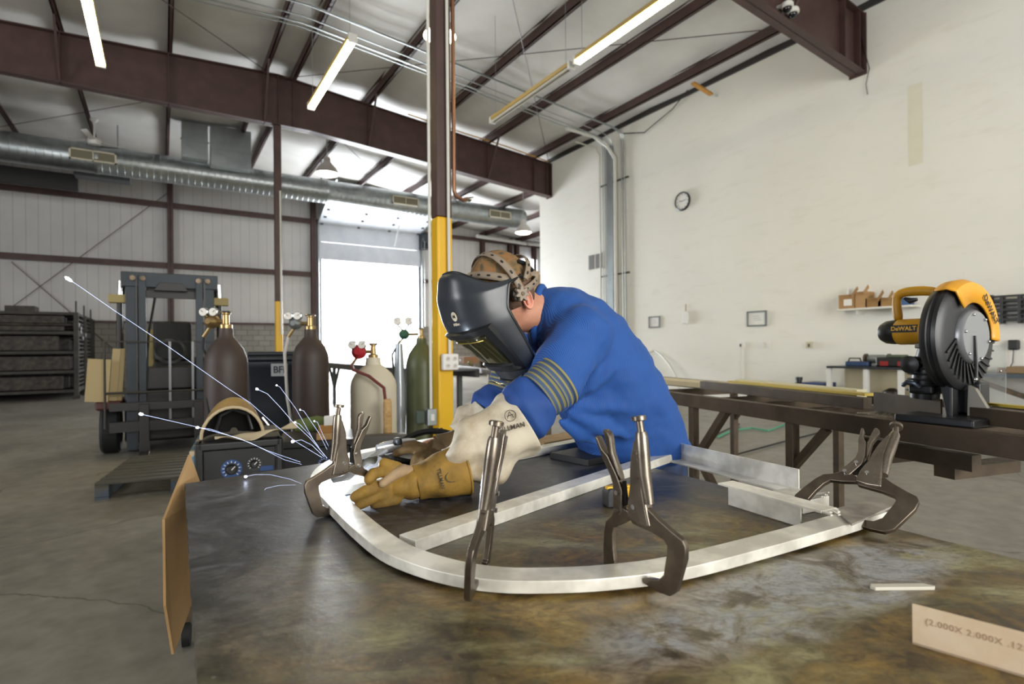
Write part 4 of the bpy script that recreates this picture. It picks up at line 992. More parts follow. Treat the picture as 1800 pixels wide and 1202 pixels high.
MB().tube([V(p) for p in g[0]], .007, 8).build('shell_rim', pm('rim_pale', 'b8a684', .5), th2, True)
MB().tube([L1(-.10, .1, .03), L1(-.08, .12, .10), L1(-.03, .12, .125), L1(.03, .12, .10), L1(.05, .1, .03)], .009, 8).build('headband', m_black, th2, True)
mb = MB(); g = []
for j in range(5):
    row = []
    for i in range(14):
        x = -.10 + i * .026; row.append(L1(x, -.045 + j * .03 + .02 * math.sin(i), .012 + .012 * math.sin(i * .8 + j) + max(0, i - 6) * .0055))
    g.append(row)
tag(MB().sheet(g).build('leather_scrap', pm('cream_leather', 'd0c0a0', .7), solid=.003, sub=1), 'curled cream leather scrap in front of the spare helmet', 'leather')
b2 = cw2 + V((0, 0, .344)); Rz = Matrix.Rotation(-YAW + .3, 4, 'Z')
def L2(x, y, z): return b2 + Rz.to_3x3() @ V((x, y, z))
tag(MB().tube([L2(-.12, .2, .06), L2(.0, .2, .065), L2(.12, .2, .055)], [.035, .05, .035], 12).build('green_glove_roll', pm('olive_cloth', '5d6a38', .8)), 'rolled olive cloth on the second welding machine', 'cloth')
MBx = lambda x, y, z, a, b, c, nm, mt, lb, cat: tag(MB(Matrix.Translation(L2(x, y, z)) @ Rz).bb((-a / 2, -b / 2, 0), (a / 2, b / 2, c)).build(nm, mt, bevel=.003), lb, cat)
MBx(.08, .05, .0, .15, .09, .035, 'wood_block', m_wood, 'lower brown wood block on the second welding machine', 'block')
MBx(.07, .05, .035, .11, .07, .04, 'wood_block', pm('amber_wood', 'a8783c', .6), 'upper amber wood block on the second welding machine', 'block')
MBx(.085, .06, .075, .08, .06, .05, 'small_carton', m_paper, 'small white box atop the wood blocks', 'box')
for k in range(4):
    tag(MB().cyl(L2(-.33 + .05 * k, .0, .01 + .0 * k), L2(-.42 + .05 * k, .0, .14), .0075, n=8).build('ground_rod', m_chrome), 'short bright rod, number along the fan of four between the machines'.replace(', number along the fan of four', (' nearest the helmet', ' second from the helmet', ' third from the helmet', ' farthest from the helmet')[k]), 'rod')
tag(MB(Matrix.Translation(L2(-.33, .12, -.34)) @ Rz).bb((-.16, -.1, 0), (.12, .15, .33)).build('cable_reel_box', pm('dark_olive_box', '3c3a30', .6), bevel=.02), 'dull olive metal box between the two welding machines', 'box')
c = at(655, 617, 3.35)
tag(MB(Matrix.Translation((c.x, c.y, 0)) @ Rz).bb((-.10, .12, 0), (.22, .22, .70)).build('grey_cabinet', pm('cabinet_grey', '64605a', .5, .3), bevel=.01), 'low grey cabinet in front of the cream cylinder', 'cabinet')
# wheel rim of a cart just past the table
c = at(762, 775, 2.75)
tw_ = thing('spoked_rim', 'dark cart wheel rim peeking up behind the table below the column', 'wheel', tuple(c))
MB().lathe([(.265, -.015), (.28, 0), (.265, .015), (.25, 0), (.265, -.015)], ax=frame(c - Uv * .215, Rv, z=-Fv), n=40, cap=False).build('tyre', m_rubber, tw_, True)
for s_ in (0, .02): MB().bar(c - Uv * .22 + Rv * s_, c + Uv * .065 + Rv * (.02 + s_), .012, .012).build('spoke', m_steel, tw_, True)
MB().lathe([(.03, -.03), (.03, .03)], ax=frame(c - Uv * .215, Rv, z=-Fv), n=16).build('hub', m_steel, tw_, True)

# cardboard leaning on the table side
nrm = cv(-.95, 0, -.3)
pts = [at(331, 799, 1.75), at(285, 913, 1.36), at(287, 1065, 1.34), at(301, 1150, 1.40), at(352, 1010, 1.66), at(356, 870, 1.72)]
mb = MB()
f1 = [mb._v(p) for p in pts]; f2 = [mb._v(p + nrm * -.006) for p in pts]
mb.face(f1); mb.face(f2[::-1]); mb.bridge(f1, f2)
tag(mb.build('cardboard_sheet', m_card, smooth=False), 'brown cardboard sheet leaning against the table side', 'cardboard')
# ================================================================== STEEL CUTTING BENCH AND CHOP SAW
zb = .95
bA, bB = onz(800, 641, zb), onz(1800, 768, zb)
db = (bB - bA).normalized(); pb = V((-db.y, db.x, 0))
if pb.dot(Fv) < 0: pb = -pb
bB2 = bB + db * 1.0; WB = 1.0
ts = thing('cutting_bench', 'long dark steel cutting bench behind the welder, carrying the saw', 'bench', (bA + (bB2 - bA) * .5 + pb * .3 - V((0, 0, zb))), math.atan2(db.y, db.x))
m_bs = pm('oiled_bench_steel', '5d5041', .5, .45, '463c31', 6, bump=.06, rvar=.12)
RW, RH = .05, .078
MB().bar(bA + pb * RW / 2 - V((0, 0, RH / 2)), bB2 + pb * RW / 2 - V((0, 0, RH / 2)), RW, RH).build('front_rail', m_bs, ts, True, bevel=.003)
MB().bar(bA + pb * (WB) - V((0, 0, RH / 2)), bB2 + pb * (WB) - V((0, 0, RH / 2)), RW, RH).build('rear_rail', m_bs, ts, True, bevel=.003)
def onfront(px): # point of the front rail seen at this column
    d = ray(px, 700); d.z = 0; P = bA.copy(); P.z = 0
    # solve C + d*t = P + db*s
    det = d.x * -db.y + d.y * db.x
    t_ = (P.x * -db.y + P.y * db.x) / det
    q = d * t_; return V((q.x, q.y, zb))
for px in (1010, 1120, 1225, 1290, 1370, 1440, 1530, 1640, 1760):
    q = onfront(px) + pb * .03
    MB().bar(q - V((0, 0, .045)), q + pb * (WB - .03) - V((0, 0, .045)), .045, .05).build('cross_bar', m_bs, ts, True)
def leg(px, rear, w_=.046):
    q = onfront(px)
    if rear:
        P = bA + pb * WB; d = ray(px, 700); d.z = 0
        det = d.x * -db.y + d.y * db.x; t_ = (P.x * -db.y + P.y * db.x) / det; q = d * t_; q.z = zb
    else: q = q + pb * .025
    MB().bar((q.x, q.y, .01), (q.x, q.y, zb - RH), w_, w_, up=pb).build('leg', m_bs, ts, True, bevel=.003)
    MB().bb((q.x - .06, q.y - .06, 0), (q.x + .06, q.y + .06, .012)).build('foot_plate', m_bs, ts, True)
    return q
l1 = leg(1385, False); l2 = leg(1290, True); l3 = leg(1473, True); leg(1213, False); leg(960, False); l6 = leg(1860, True); leg(860, True)
for q in (l1, l2):
    MB().bar(q + V((0, 0, -.30)) , q + db * .2 + V((0, 0, -.08)), .032, .032).build('brace', m_bs, ts, True)
q = onfront(1213) + pb * .025
MB().bar(q + V((0, 0, -.42)), q + db * .30 + V((0, 0, -.07)), .04, .04).build('brace', m_bs, ts, True)
MB().bar(q + V((0, 0, -.33)), q + db * .25 + V((0, 0, -.6)), .04, .04).build('brace', m_bs, ts, True)
# hanging catch frame under the saw
a = onfront(1480) + pb * .12; d = onfront(1675) + pb * .12
MB().bar(a - V((0, 0, .135)), d - V((0, 0, .135)), .05, .06).build('lower_rail', m_bs, ts, True)
MB().bar(a + db * .06 + pb * -.02 - V((0, 0, .185)), a + db * .06 + pb * .35 - V((0, 0, .185)), .075, .045).build('lower_cross', m_bs, ts, True)
a2 = lerp(a, d, .78); MB().bar(a2 + pb * -.02 - V((0, 0, .185)), a2 + pb * .35 - V((0, 0, .185)), .075, .045).build('lower_cross', m_bs, ts, True)
# stock on the bench
def behind(px, off, z=zb):
    P = bA + pb * off; d = ray(px, 700); d.z = 0
    det = d.x * -db.y + d.y * db.x; t_ = (P.x * -db.y + P.y * db.x) / det; q = d * t_; q.z = z; return q
a, d = behind(1236, .34), behind(1525, .22)
tag(MB().bar(a + V((0, 0, .03)), d + V((0, 0, .03)), .05, .055).build('square_tube', m_bs, bevel=.003), 'dark steel tube lying along the bench, under the yellow strip', 'steel tube')
tag(MB().bb((0, 0, 0), (1, 1, 1)).build('x', m_bs), '', '') if False else None
a, d = behind(1287, .40), behind(1531, .285)
tag(MB().bar(a + V((0, 0, .064)), d + V((0, 0, .066)), .07, .012).build('yellow_rule', pm('yellow_rule', 'c9b044', .5)), 'yellow edged strip on top of the dark steel tube', 'strip')
a, d = behind(1300, .46), behind(1515, .36)
tag(MB().bar(a + V((0, 0, .04)), d + V((0, 0, .04)), .06, .08).build('aluminium_bar', pm('cream_primed_bar', 'd6cfae', .45), bevel=.002), 'cream rectangular bar beyond the yellow strip', 'bar')
a, d = behind(1000, .42), behind(1330, .50)
tag(MB().bar(a + V((0, 0, .02)), d + V((0, 0, .02)), .22, .035).build('pale_board', pm('pale_ply', 'd2c4a2', .6, 0, 'c0ae86', 3)), 'pale board on the bench just behind the welder', 'board')
# saw support and fence
a, d = behind(1537, .20), behind(1655, .13)
tag(MB().bar(a + V((0, 0, .045)), d + V((0, 0, .045)), .008, .085).bar(a + pb * .04 + V((0, 0, .006)), d + pb * .04 + V((0, 0, .006)), .08, .008).build('angle_fence', m_bs), 'short dark angle iron standing as a fence before the saw', 'angle iron')
q = behind(1545, .17, zb)
mb = MB(frame(q + V((0, 0, .004)), db, z=(0, 0, 1)))
for k in range(9):
    mb.bar(V((-.02 + k * .025, -.1, 0)), V((.06 + k * .025, .04, 0)), .006, .004); mb.bar(V((.06 + k * .025, -.1, 0)), V((-.02 + k * .025, .04, 0)), .006, .004)
tag(mb.build('expanded_mesh', pm('bright_mesh', '8f8776', .4, .6)), 'piece of expanded metal mesh lying before the saw fence', 'mesh')
a, d = behind(1715, .18), behind(1900, .14)
tag(MB().bar(a + V((0, 0, .035)), d + V((0, 0, .035)), .06, .06).build('square_tube', m_bs, bevel=.003), 'dark steel tube lying on the bench beyond the saw', 'steel tube')
a, d = behind(1712, .28), behind(1900, .24)
tag(MB().bar(a + V((0, 0, .07)), d + V((0, 0, .07)), .03, .01).build('yellow_rule', MATS['yellow_rule']), 'yellow strip behind the tube beyond the saw', 'strip')

# ---- chop saw. local frame: x along the picture's right, y up, z toward the camera
zs_ = 2.22
O = at(1684, 592, 2.10)
ydir = Uv; xdir = (Rv * .45 - Fv * .893).normalized()
SF = frame(O, xdir, Uv)     # x, y(up), z = x cross y
if (V((SF[0][2], SF[1][2], SF[2][2]))).dot(Fv) > 0: pass
ppm = 965 / zs_
SFI = SF.inverted(); Zl = SF.to_3x3() @ V((0, 0, 1))
def S(px, py, z=0.0): q = SFI @ onp(px, py, O, Zl); return V((q.x, q.y, q.z + z))
m_dw = pm('tool_yellow', 'c99317', .45, 0, 'b07f18', 7, bump=.05); m_dw2 = pm('guard_orange_yellow', 'e2a02a', .4); m_tool = pm('tool_black', '1d1e20', .38); m_grey = pm('cast_grey', '8a857a', .45, .6)
sw = thing('chop_saw', 'yellow and black abrasive chop saw standing on the cutting bench', 'saw', tuple(behind(1660, .3)))
def sb(): return MB(SF)
# motor housing, axis along x
mx = frame((0, 0, 0), (0, 1, 0), z=(1, 0, 0))
yc_ = S(1600, 583).y; r_ = .052
mh = sb(); mh.lathe([(.046, S(1578, 583).x), (.053, S(1582, 583).x), (.053, S(1648, 583).x), (.048, S(1652, 583).x)], ax=frame((0, yc_, 0), (0, 1, 0), z=(1, 0, 0)), n=28)
mh.build('motor_housing', m_dw, sw, True)
sb().lathe([(.02, S(1549, 583).x), (.036, S(1551, 583).x), (.048, S(1560, 583).x), (.051, S(1572, 583).x), (.050, S(1579, 583).x)], ax=frame((0, yc_, 0), (0, 1, 0), z=(1, 0, 0)), n=24).build('end_cap', m_tool, sw, True)
sb().lathe([(.050, S(1649, 583).x), (.052, S(1656, 583).x), (.046, S(1672, 583).x), (.04, S(1690, 583).x)], ax=frame((0, yc_ - .004, 0), (0, 1, 0), z=(1, 0, 0)), n=24).build('gear_case', m_grey, sw, True)
# D handle
hpts = [S(1580, 566), S(1577, 545), S(1575, 524), S(1582, 514), S(1610, 511), S(1640, 511), S(1652, 517), S(1651, 535), S(1648, 556)]
sb().tube(hpts, [.020, .017, .018, .021, .021, .020, .020, .017, .022], 14, up=(0, 0, 1)).build('handle', m_dw, sw, True, sub=1)
sb().tube([S(1590, 524), S(1600, 529), S(1612, 526)], [.006, .012, .007], 10).build('trigger', m_tool, sw, True)
sb().tube([S(1630, 560), S(1655, 549), S(1662, 545)], [.016, .022, .02], 12).build('handle_root', m_dw, sw, True)
# name plate on the housing
f_ = SF @ frame((S(1601, 577).x, yc_ + .012, .0525), (1, 0, 0), (0, 1, 0))
sb().box((S(1601, 577).x, yc_ + .012, .0505), (.098, .030, .006)).build('name_plate', m_tool, sw, True)
lettering('name_plate_letters', 'D\u1d07WALT', .0235, f_ @ Matrix.Translation((0, -.001, .0016)), pm('letter_yellow', 'e8b53a', .5), sw, bold=.0005, space=.98) if False else lettering('name_plate_letters', 'DeWALT', .0235, f_ @ Matrix.Translation((0, .0, .0016)), pm('letter_yellow', 'e8b53a', .5), sw, bold=.0006)
# wheel guard: thick disc whose face looks to the picture's right
gx = Vector((.60, .0, .80))  # disc axis in local frame
gloc = V((1, 0, 0))
gc = S(1684, 592)
GF = frame(gc, (0, 1, 0), z=gloc)      # lathe axis along gloc
R_ = .205
g1 = sb().lathe([(R_ * .8, -.042), (R_ * .97, -.036), (R_, -.02), (R_ * 1.0, -.012), (R_ * .975, -.008), (R_ * .975, .0), (R_, .006), (R_ * .99, .02), (R_ * .9, .034)], ax=GF, n=56)
g1.build('wheel_guard', m_tool, sw, True)
def guard_pt(a, r, h): return GF @ V((math.cos(a) * r, math.sin(a) * r, h))
mb = sb(); ro, ri = [], []
N = 30
rows = []
for i in range(N + 1):
    a = math.radians(-200 + 185 * i / N) if False else math.radians(-20 + 0 + 130 * i / N - 75)
    rows.append([guard_pt(a, R_ * 1.03, -.02), guard_pt(a, R_ * 1.05, .02), guard_pt(a, R_ * .98, .046), guard_pt(a, R_ * .62, .052)])
mb.sheet(rows).build('upper_guard', m_dw2, sw, True, solid=.006)
sb().lathe([(R_ * .3, .036), (R_ * .86, .036), (R_ * .9, .032)], ax=GF, n=48).build('guard_side', pm('guard_louvre_black', '27282a', .45, 0), sw, True)
mb = sb()
for i in range(16):
    a = math.radians(95 + 11 * i); u = V((math.cos(a), math.sin(a), 0)); w_ = V((-u.y, u.x, 0))
    mb.bar(GF @ (u * R_ * .5 + V((0, 0, .040))), GF @ ((u + w_ * .25) * R_ * .84 + V((0, 0, .040))), .007, .006, up=gloc)
mb.build('louvre_rib', m_tool, sw, True)
cov = sb().lathe([(R_ * .02, .060), (R_ * .46, .060), (R_ * .5, .050), (R_ * .5, .03)], ax=GF, n=40).build('cover_plate', pm('brushed_plate', '9c9fa3', .35, .6), sw, True)
for k in range(6):
    a = k * PI / 3 + .3; sb().ball(GF @ V((math.cos(a) * R_ * .42, math.sin(a) * R_ * .42, .062)), .006, 10, 6).build('screw', m_chrome, cov, True)
f_ = SF @ GF @ Matrix.Translation((R_ * .72 * math.cos(math.radians(0)), R_ * .72 * math.sin(math.radians(0)), .056))
fl = frame(tuple((SF @ GF @ V((R_ * .50, -R_ * .55, .058)))), SF.to_3x3() @ (GF.to_3x3() @ V((-.75, -.65, 0))), z=SF.to_3x3() @ (GF.to_3x3() @ V((0, 0, 1))))
lettering('guard_letters', 'DeWALT', .035, fl, m_tool, sw, bold=.0008)
# arm, pivot, spring, base
sb().tube([S(1640, 600), S(1634, 632), S(1628, 668), S(1625, 700)], [.042, .05, .052, .05], 14, up=(0, 0, 1)).build('arm', m_tool, sw, True)
for k in range(7): sb().lathe([(.064, -.004), (.066, 0), (.064, .004)], ax=frame(S(1632 - k * .8, 628 + k * 9.5), (1, 0, 0), z=(0, 1, 0)), n=20).build('cooling_fin', m_tool, sw, True)
sb().lathe([(.01, -.01), (.032, 0), (.035, .03), (.01, .04)], ax=frame(S(1618, 640, .05), (1, 0, 0), z=(0, 0, 1)), n=18).build('pivot_knob', m_tool, sw, True)
sb().bb(S(1610, 675, -.05), S(1655, 693, .06)).build('pivot_block', m_tool, sw, True, bevel=.01)
sb().tube([S(1602, 676, .06), S(1612, 670, .07), S(1625, 672, .07), S(1632, 680, .06)], .009, 8).build('carry_handle', pm('handle_blue_grey', '56606c', .3, .5), sw, True)
sb().bb(S(1616, 603, -.03), S(1634, 612, .04)).build('stop_block', m_grey, sw, True, bevel=.005)
bz = SF.inverted() @ V((0, 0, zb)); by = (SF.inverted() @ (sw.location)).y
sb().bb((S(1605, 0).x, by, -.22), (S(1745, 0).x, by + .03, .16)).build('base', m_tool, sw, True, bevel=.008)
sb().bb((S(1655, 0).x, by + .03, -.10), (S(1712, 0).x, S(1690, 672).y, -.02)).build('vise_bracket', m_tool, sw, True, bevel=.01)
mb = sb(); mb.prism([S(1708, 676)[:2], S(1722, 682)[:2], (S(1748, 0).x, by + .03), (S(1700, 0).x, by + .03)], .02, Matrix.Translation((0, 0, .02)))
mb.build('spark_deflector', m_grey, sw, True, bevel=.003)
mb = sb(); mb.prism([S(1668, 668)[:2], S(1692, 668)[:2], (S(1686, 0).x, by + .01), (S(1676, 0).x, by)], .05, Matrix.Translation((0, 0, .05)))
mb.build('lower_guard_tip', m_tool, sw, True, bevel=.008)
sb().tube([S(1718, 590, .02), S(1721, 640, .02), S(1723, 664, .03)], .006, 8).build('guard_link', m_tool, sw, True)
sb().ball(S(1723, 666, .035), .008, 10, 6).build('link_bolt', m_chrome, sw, True)
# clear shield
t = NT('clear_acrylic'); t.b.inputs['Transmission Weight'].default_value = .96; t.b.inputs['Roughness'].default_value = .03; t.b.inputs['IOR'].default_value = 1.12; t.b.inputs['Base Color'].default_value = rgb('e4e8ea')
zz = zs_ + .12
a, d = at(1721, 606, zz), at(1768, 607, zz + .1)
mb = MB(); f_ = frame(a, d - a, Uv); w_ = (d - a).length; zb_ = a.z - zb
mb.m = f_; mb.bb((0, -zb_ + .03, -.0015), (w_, 0, .0015))
tsh = thing('clear_shield', 'clear plastic shield standing beside the saw on the bench', 'shield', (a.x, a.y, zb))
mb.build('panel', t.m, tsh, True, smooth=False)
q = at(1756, 652, zz - .0)
MB().ball(q - Fv * .006, .006, 10, 6).build('screw', m_chrome, tsh, True)

# ================================================================== WELDING TABLE
ZT = .87
t = NT('welding_table_plate'); b = t.b
nA = t.noise(1.7, 7, None, 'Object', .62, .6); nB = t.noise(7, 8, None, 'Object', .7, 1.2); nC = t.noise(2.2, 6, (1, 2.2, 1), 'Object', .6, 1.5); nD = t.noise(40, 5)
sp = t.n('ShaderNodeSeparateXYZ'); t.l(t.co(), sp.inputs[0])
grey = t.ramp(nB, [(.38, '1b1c1f'), (.5, '323338'), (.64, '56575c')])
brown = t.ramp(nB, [(.38, '40341c'), (.47, '6a5530'), (.56, '8a703a'), (.66, 'a3905e')])
olive = t.ramp(nC, [(.38, '3e3c26'), (.5, '676242'), (.62, '979068')])
m1 = t.mix(t.ramp(nC, [(.42, 0.0), (.6, 1.0)]), brown, olive)
# the browned, heat-stained field lies on the middle of the plate
def blob(center, rad, soft=.5):
    mp = t.n('ShaderNodeMapping'); mp.vector_type = 'TEXTURE'; mp.inputs['Location'].default_value = center; mp.inputs['Scale'].default_value = (rad[0], rad[1], 100)
    gr = t.n('ShaderNodeTexGradient', gradient_type='SPHERICAL'); nz = t.n('ShaderNodeTexNoise'); nz.inputs['Scale'].default_value = 5; nz.inputs['Detail'].default_value = 6
    ad = t.n('ShaderNodeVectorMath', operation='MULTIPLY_ADD'); ad.inputs[1].default_value = (.35, .35, 0); t.l(t.co(), nz.inputs[0]); t.l(nz.outputs[1], ad.inputs[0]); t.l(t.co(), ad.inputs[2])
    t.l(ad.outputs[0], mp.inputs[0]); t.l(mp.outputs[0], gr.inputs[0]); return t.ramp(gr.outputs[0], [(.0, 0.0), (soft, 1.0)])
bro = blob((.42, -.36, 0), (.98, .66, 1), .5)
base = t.mix(bro, grey, m1)
wm = t.n('ShaderNodeMapping'); wm.vector_type = 'TEXTURE'; wm.inputs['Location'].default_value = (.30, -.40, 0); wm.inputs['Rotation'].default_value = (0, 0, math.radians(28)); wm.inputs['Scale'].default_value = (.46, .11, 100)
wg = t.n('ShaderNodeTexGradient', gradient_type='SPHERICAL'); wn = t.n('ShaderNodeTexNoise'); wn.inputs['Scale'].default_value = 9; wn.inputs['Detail'].default_value = 7
wa = t.n('ShaderNodeVectorMath', operation='MULTIPLY_ADD'); wa.inputs[1].default_value = (.10, .10, 0); t.l(t.co(), wn.inputs[0]); t.l(wn.outputs[1], wa.inputs[0]); t.l(t.co(), wa.inputs[2])
t.l(wa.outputs[0], wm.inputs[0]); t.l(wm.outputs[0], wg.inputs[0])
res = t.mix(1.0, t.ramp(wg.outputs[0], [(.0, 0.0), (.35, 1.0)]), t.ramp(nB, [(.42, .1), (.55, 1.0)]), 'MULTIPLY')
col = t.mix(res, base, 'a2a3a4')
spk = t.ramp(t.noise(120, 2), [(.70, 0.0), (.74, 1.0)])
col = t.mix(t.mix(1.0, spk, .35, 'MULTIPLY'), col, '8f8b80')
fine = t.ramp(t.noise(38, 9, (1, 1.8, 1), 'Object', .75, .8), [(.36, .45), (.5, 1.0), (.64, 1.3)])
col = t.mix(.75, col, fine, 'MULTIPLY')
t.l(col, b.inputs['Base Color']); b.inputs['Metallic'].default_value = .1
t.l(t.ramp(nB, [(.3, .30), (.7, .52)]), b.inputs['Roughness']); b.inputs['Specular IOR Level'].default_value = .5
hb = t.mix(.5, nB, nD); t.bump(hb, .35, .004)
m_plate = t.m
tw = thing('welding_table', 'heavy stained steel welding table under the curved frame', 'table', tuple(cp(.2, 1.3, 0)), -YAW)
def toplane(px, py, z=ZT): return onz(px, py, z)
A_ = toplane(325, 850); C_ = toplane(911, 763); E_ = toplane(1800, 985)
ld = cv(.521, 0, -.853).normalized(); rd = (E_ - C_).normalized()
corners = [A_, C_, C_ + rd * 2.15, A_ + ld * 1.25]
m4 = MW[tw.name].inverted()
mb = MB(); cs = [m4 @ p for p in corners]
# edges slightly ragged like flame-cut plate
pts = []
for i in range(4):
    a, d = cs[i], cs[(i + 1) % 4]; n_ = max(2, int((d - a).length / .02))
    for k in range(n_):
        p = lerp(a, d, k / n_); pts.append((p.x + random.uniform(-.0012, .0012), p.y + random.uniform(-.0012, .0012)))
mb.prism(pts, .016, Matrix.Translation((0, 0, ZT - .008)))
mb.build('table_plate', m_plate, tw, smooth=False)
m_leg = pm('table_leg_steel', '2c2926', .5, .5)
ctr = sum(corners, V()) / 4
for p in corners:
    q = lerp(p, ctr, .16); q = m4 @ q
    MB().bb((q.x - .04, q.y - .04, 0), (q.x + .04, q.y + .04, ZT - .10)).build('leg', m_leg, tw, bevel=.004)
ins = [m4 @ lerp(p, ctr, .16) for p in corners]
for i in range(4):
    a, d = ins[i], ins[(i + 1) % 4]; MB().bar((a.x, a.y, ZT - .06), (d.x, d.y, ZT - .06), .05, .085).build('apron', m_leg, tw)

# ================================================================== ALUMINIUM FRAME
def brushed(name, col, aniso=.6, rough=.28):
    t = NT(name); b = t.b; b.inputs['Metallic'].default_value = .32; b.inputs['Base Color'].default_value = rgb(col)
    b.inputs['Roughness'].default_value = rough
    n_ = t.noise(5, 5); t.l(t.ramp(n_, [(.3, rough - .07), (.7, rough + .1)]), b.inputs['Roughness'])
    t.l(t.ramp(t.noise(14, 3), [(.38, 'd6d3c8'), (.62, 'fbf8ee')]), b.inputs['Base Color'])
    return t.m
m_alu = brushed('brushed_aluminium', 'dcd9d2', rough=.36)
TB = .026
H1 = ZT + .0015
def pz(px, py, z): return onz(px, py, z)
# outer and inner edge of the curved rail, picked on its top face
ztop = ZT + TB
o_ = [cp(.80, 1.165, 0), cp(.272, .874, 0)]
outer = [(.792, 1.160), (.62, 1.06), (.45, .966), (.272, .876), (.15, .842), (.06, .833), (-.02, .836), (-.09, .858), (-.16, .900), (-.235, .968), (-.315, 1.08), (-.39, 1.20), (-.46, 1.315), (-.525, 1.435), (-.565, 1.53), (-.588, 1.64), (-.592, 1.74), (-.575, 1.84), (-.535, 1.925), (-.46, 2.015), (-.231, 2.276), (-.15, 2.366)]
def resamp(pts, n):
    P = [V((p[0], p[1], 0)) for p in pts]; d = [0]
    for a, c in zip(P, P[1:]): d.append(d[-1] + (c - a).length)
    out = []
    for i in range(n):
        s = d[-1] * i / (n - 1); k = max(j for j in range(len(d)) if d[j] <= s + 1e-9); k = min(k, len(P) - 2)
        u = (s - d[k]) / max(1e-9, d[k + 1] - d[k])
        p0, p1, p2, p3 = P[max(0, k - 1)], P[k], P[k + 1], P[min(len(P) - 1, k + 2)]
        out.append(.5 * ((2 * p1) + (p2 - p0) * u + (2 * p0 - 5 * p1 + 4 * p2 - p3) * u * u + (3 * p1 - p0 - 3 * p2 + p3) * u ** 3))
    return out
oc = resamp(outer, 110)
af = thing('aluminium_workpiece', 'curved brushed aluminium frame clamped on the welding table', 'frame', tuple(cp(.1, 1.5, ZT)), -YAW)
mb = MB(); prev = None; first = None; WD = .052; OFF = .006
for i, p in enumerate(oc):
    tn = (oc[min(i + 1, len(oc) - 1)] - oc[max(i - 1, 0)]).normalized(); nr = V((tn.y, -tn.x, 0))      # to the inside
    if i == 0: pass
    rg = []
    for (u, z) in ((0, OFF), (WD, OFF), (WD, TB), (0, TB)):
        q = p + nr * u; rg.append(mb._v(cp(q.x, q.y, ZT + z)))
    if prev: mb.bridge(prev, rg)
    else: first = rg
    prev = rg
mb.face(first[::-1]); mb.face(prev)
mb.build('curved_rail', m_alu, af, True, bevel=.0015)
def tubebar(nm, p0, p1, w_=.05, z0=.0, z1=TB, mt=None, parent=af):
    a, d = cp(p0[0], p0[1], ZT + (z0 + z1) / 2), cp(p1[0], p1[1], ZT + (z0 + z1) / 2)
    return MB().bar(a, d, w_, z1 - z0).build(nm, mt or m_alu, parent, True, bevel=.0015)
tubebar('cross_bar', (-.20, 1.03), (.545, 1.865))
tubebar('cross_bar', (-.497, 1.40), (.375, 2.215), z0=.001)
# rear angle: upright leaf with a foot
a, d = cp(.36, 2.235, 0), cp(.742, 1.425, 0)
dr_ = (d - a).normalized(); nr_ = V((dr_.y, -dr_.x, 0))
if nr_.dot(Fv) > 0: nr_ = -nr_
mb = MB(); z0 = ZT + .0
zl = lambda z: V((0, 0, z))
mb.bar(a + zl(z0 + .03), d + zl(z0 + .03), .004, .056); mb.bar(a + nr_ * .026 + zl(z0 + .004), d + nr_ * .026 + zl(z0 + .004), .05, .004)
mb.build('angle_rail', m_alu, af, True)
# near short angle, upside down, resting on the rail end
a, d = toplane(1275, 848, ZT + .052), toplane(1457, 897, ZT + .052)
dr_ = (d - a).normalized(); nr_ = V((dr_.y, -dr_.x, 0))
if nr_.dot(Fv) > 0: nr_ = -nr_
t_ = thing('angle_offcut', 'short aluminium angle resting its end on the curved frame', 'angle bar', tuple((a + d) / 2 - zl(.05)))
MB().bar(a, d, .05, .004).build('flange', m_alu, t_, True)
MB().bar(a + nr_ * .0 + zl(-.026) + dr_ * .01, d + zl(-.026) - dr_ * .06, .004, .048).build('web', m_alu, t_, True)
mb = MB(); 
for k in range(6): mb.bar(d + nr_ * (-.022 + k * .008), d + nr_ * (-.018 + k * .008) + dr_ * (.008 + .006 * (k % 3)) + zl(-.004 + .003 * (k % 2)), .006, .003)
mb.build('torn_edge', m_alu, t_, True)
q = toplane(1402, 868, ZT + .03)
t_ = thing('tube_stub', 'short square aluminium stub under the rear angle end', 'tube', tuple(q - zl(.03)), math.atan2(dr_.y, dr_.x))
MB(MW[t_.name]).bb((-.05, -.045, .0), (.045, .05, .03)).build('stub', m_alu, t_, True, bevel=.002)
mb = MB(MW[t_.name])
for k in range(5): mb.bar((.02 + .006 * k, .035 - .012 * k, .031), (.05 + .004 * k, .04 - .012 * k, .040 - .003 * (k % 2)), .005, .003)
mb.build('weld_shavings', m_alu, t_, True)
# scorched end plate carried past the table edge
p4 = [toplane(1465, 898, ZT + TB), toplane(1535, 880, ZT + TB), toplane(1568, 893, ZT + TB), toplane(1497, 925, ZT + TB)]
mb = MB(); lo = [mb._v(p + zl(.0005)) for p in p4]; hi = [mb._v(p + zl(.0045)) for p in p4]; mb.face(lo[::-1]); mb.face(hi); mb.bridge(lo, hi)
tag(mb.build('scorched_plate', pm('scorched_aluminium', '8f8982', .55, .6, 'b9b2a8', 22, bump=.3, bscale=70), smooth=False), 'scorched grey plate on the end of the curved frame, inside the tilted clamp', 'plate')
# steel blocks under the frame behind the arm
q = toplane(985, 765, ZT + .03)
tag(MB(frame(q, cv(.75, 0, .66), z=(0, 0, 1))).bb((-.16, -.07, -.03), (.12, .05, -.002)).build('wood_block', pm('raw_timber', 'c8a878', .6, 0, 'b58f5c', 9, stretch=(1, 8, 8)), bevel=.003), 'raw timber block on the table behind the elbow gauntlet', 'block')
q = toplane(1058, 806, ZT)
tag(MB(frame(q, cv(.75, 0, .66), z=(0, 0, 1))).bb((-.13, -.05, 0), (.13, .12, .022)).build('black_plate', pm('black_block', '131313', .5), bevel=.003), 'flat black steel plate lying under the two frame bars', 'plate')
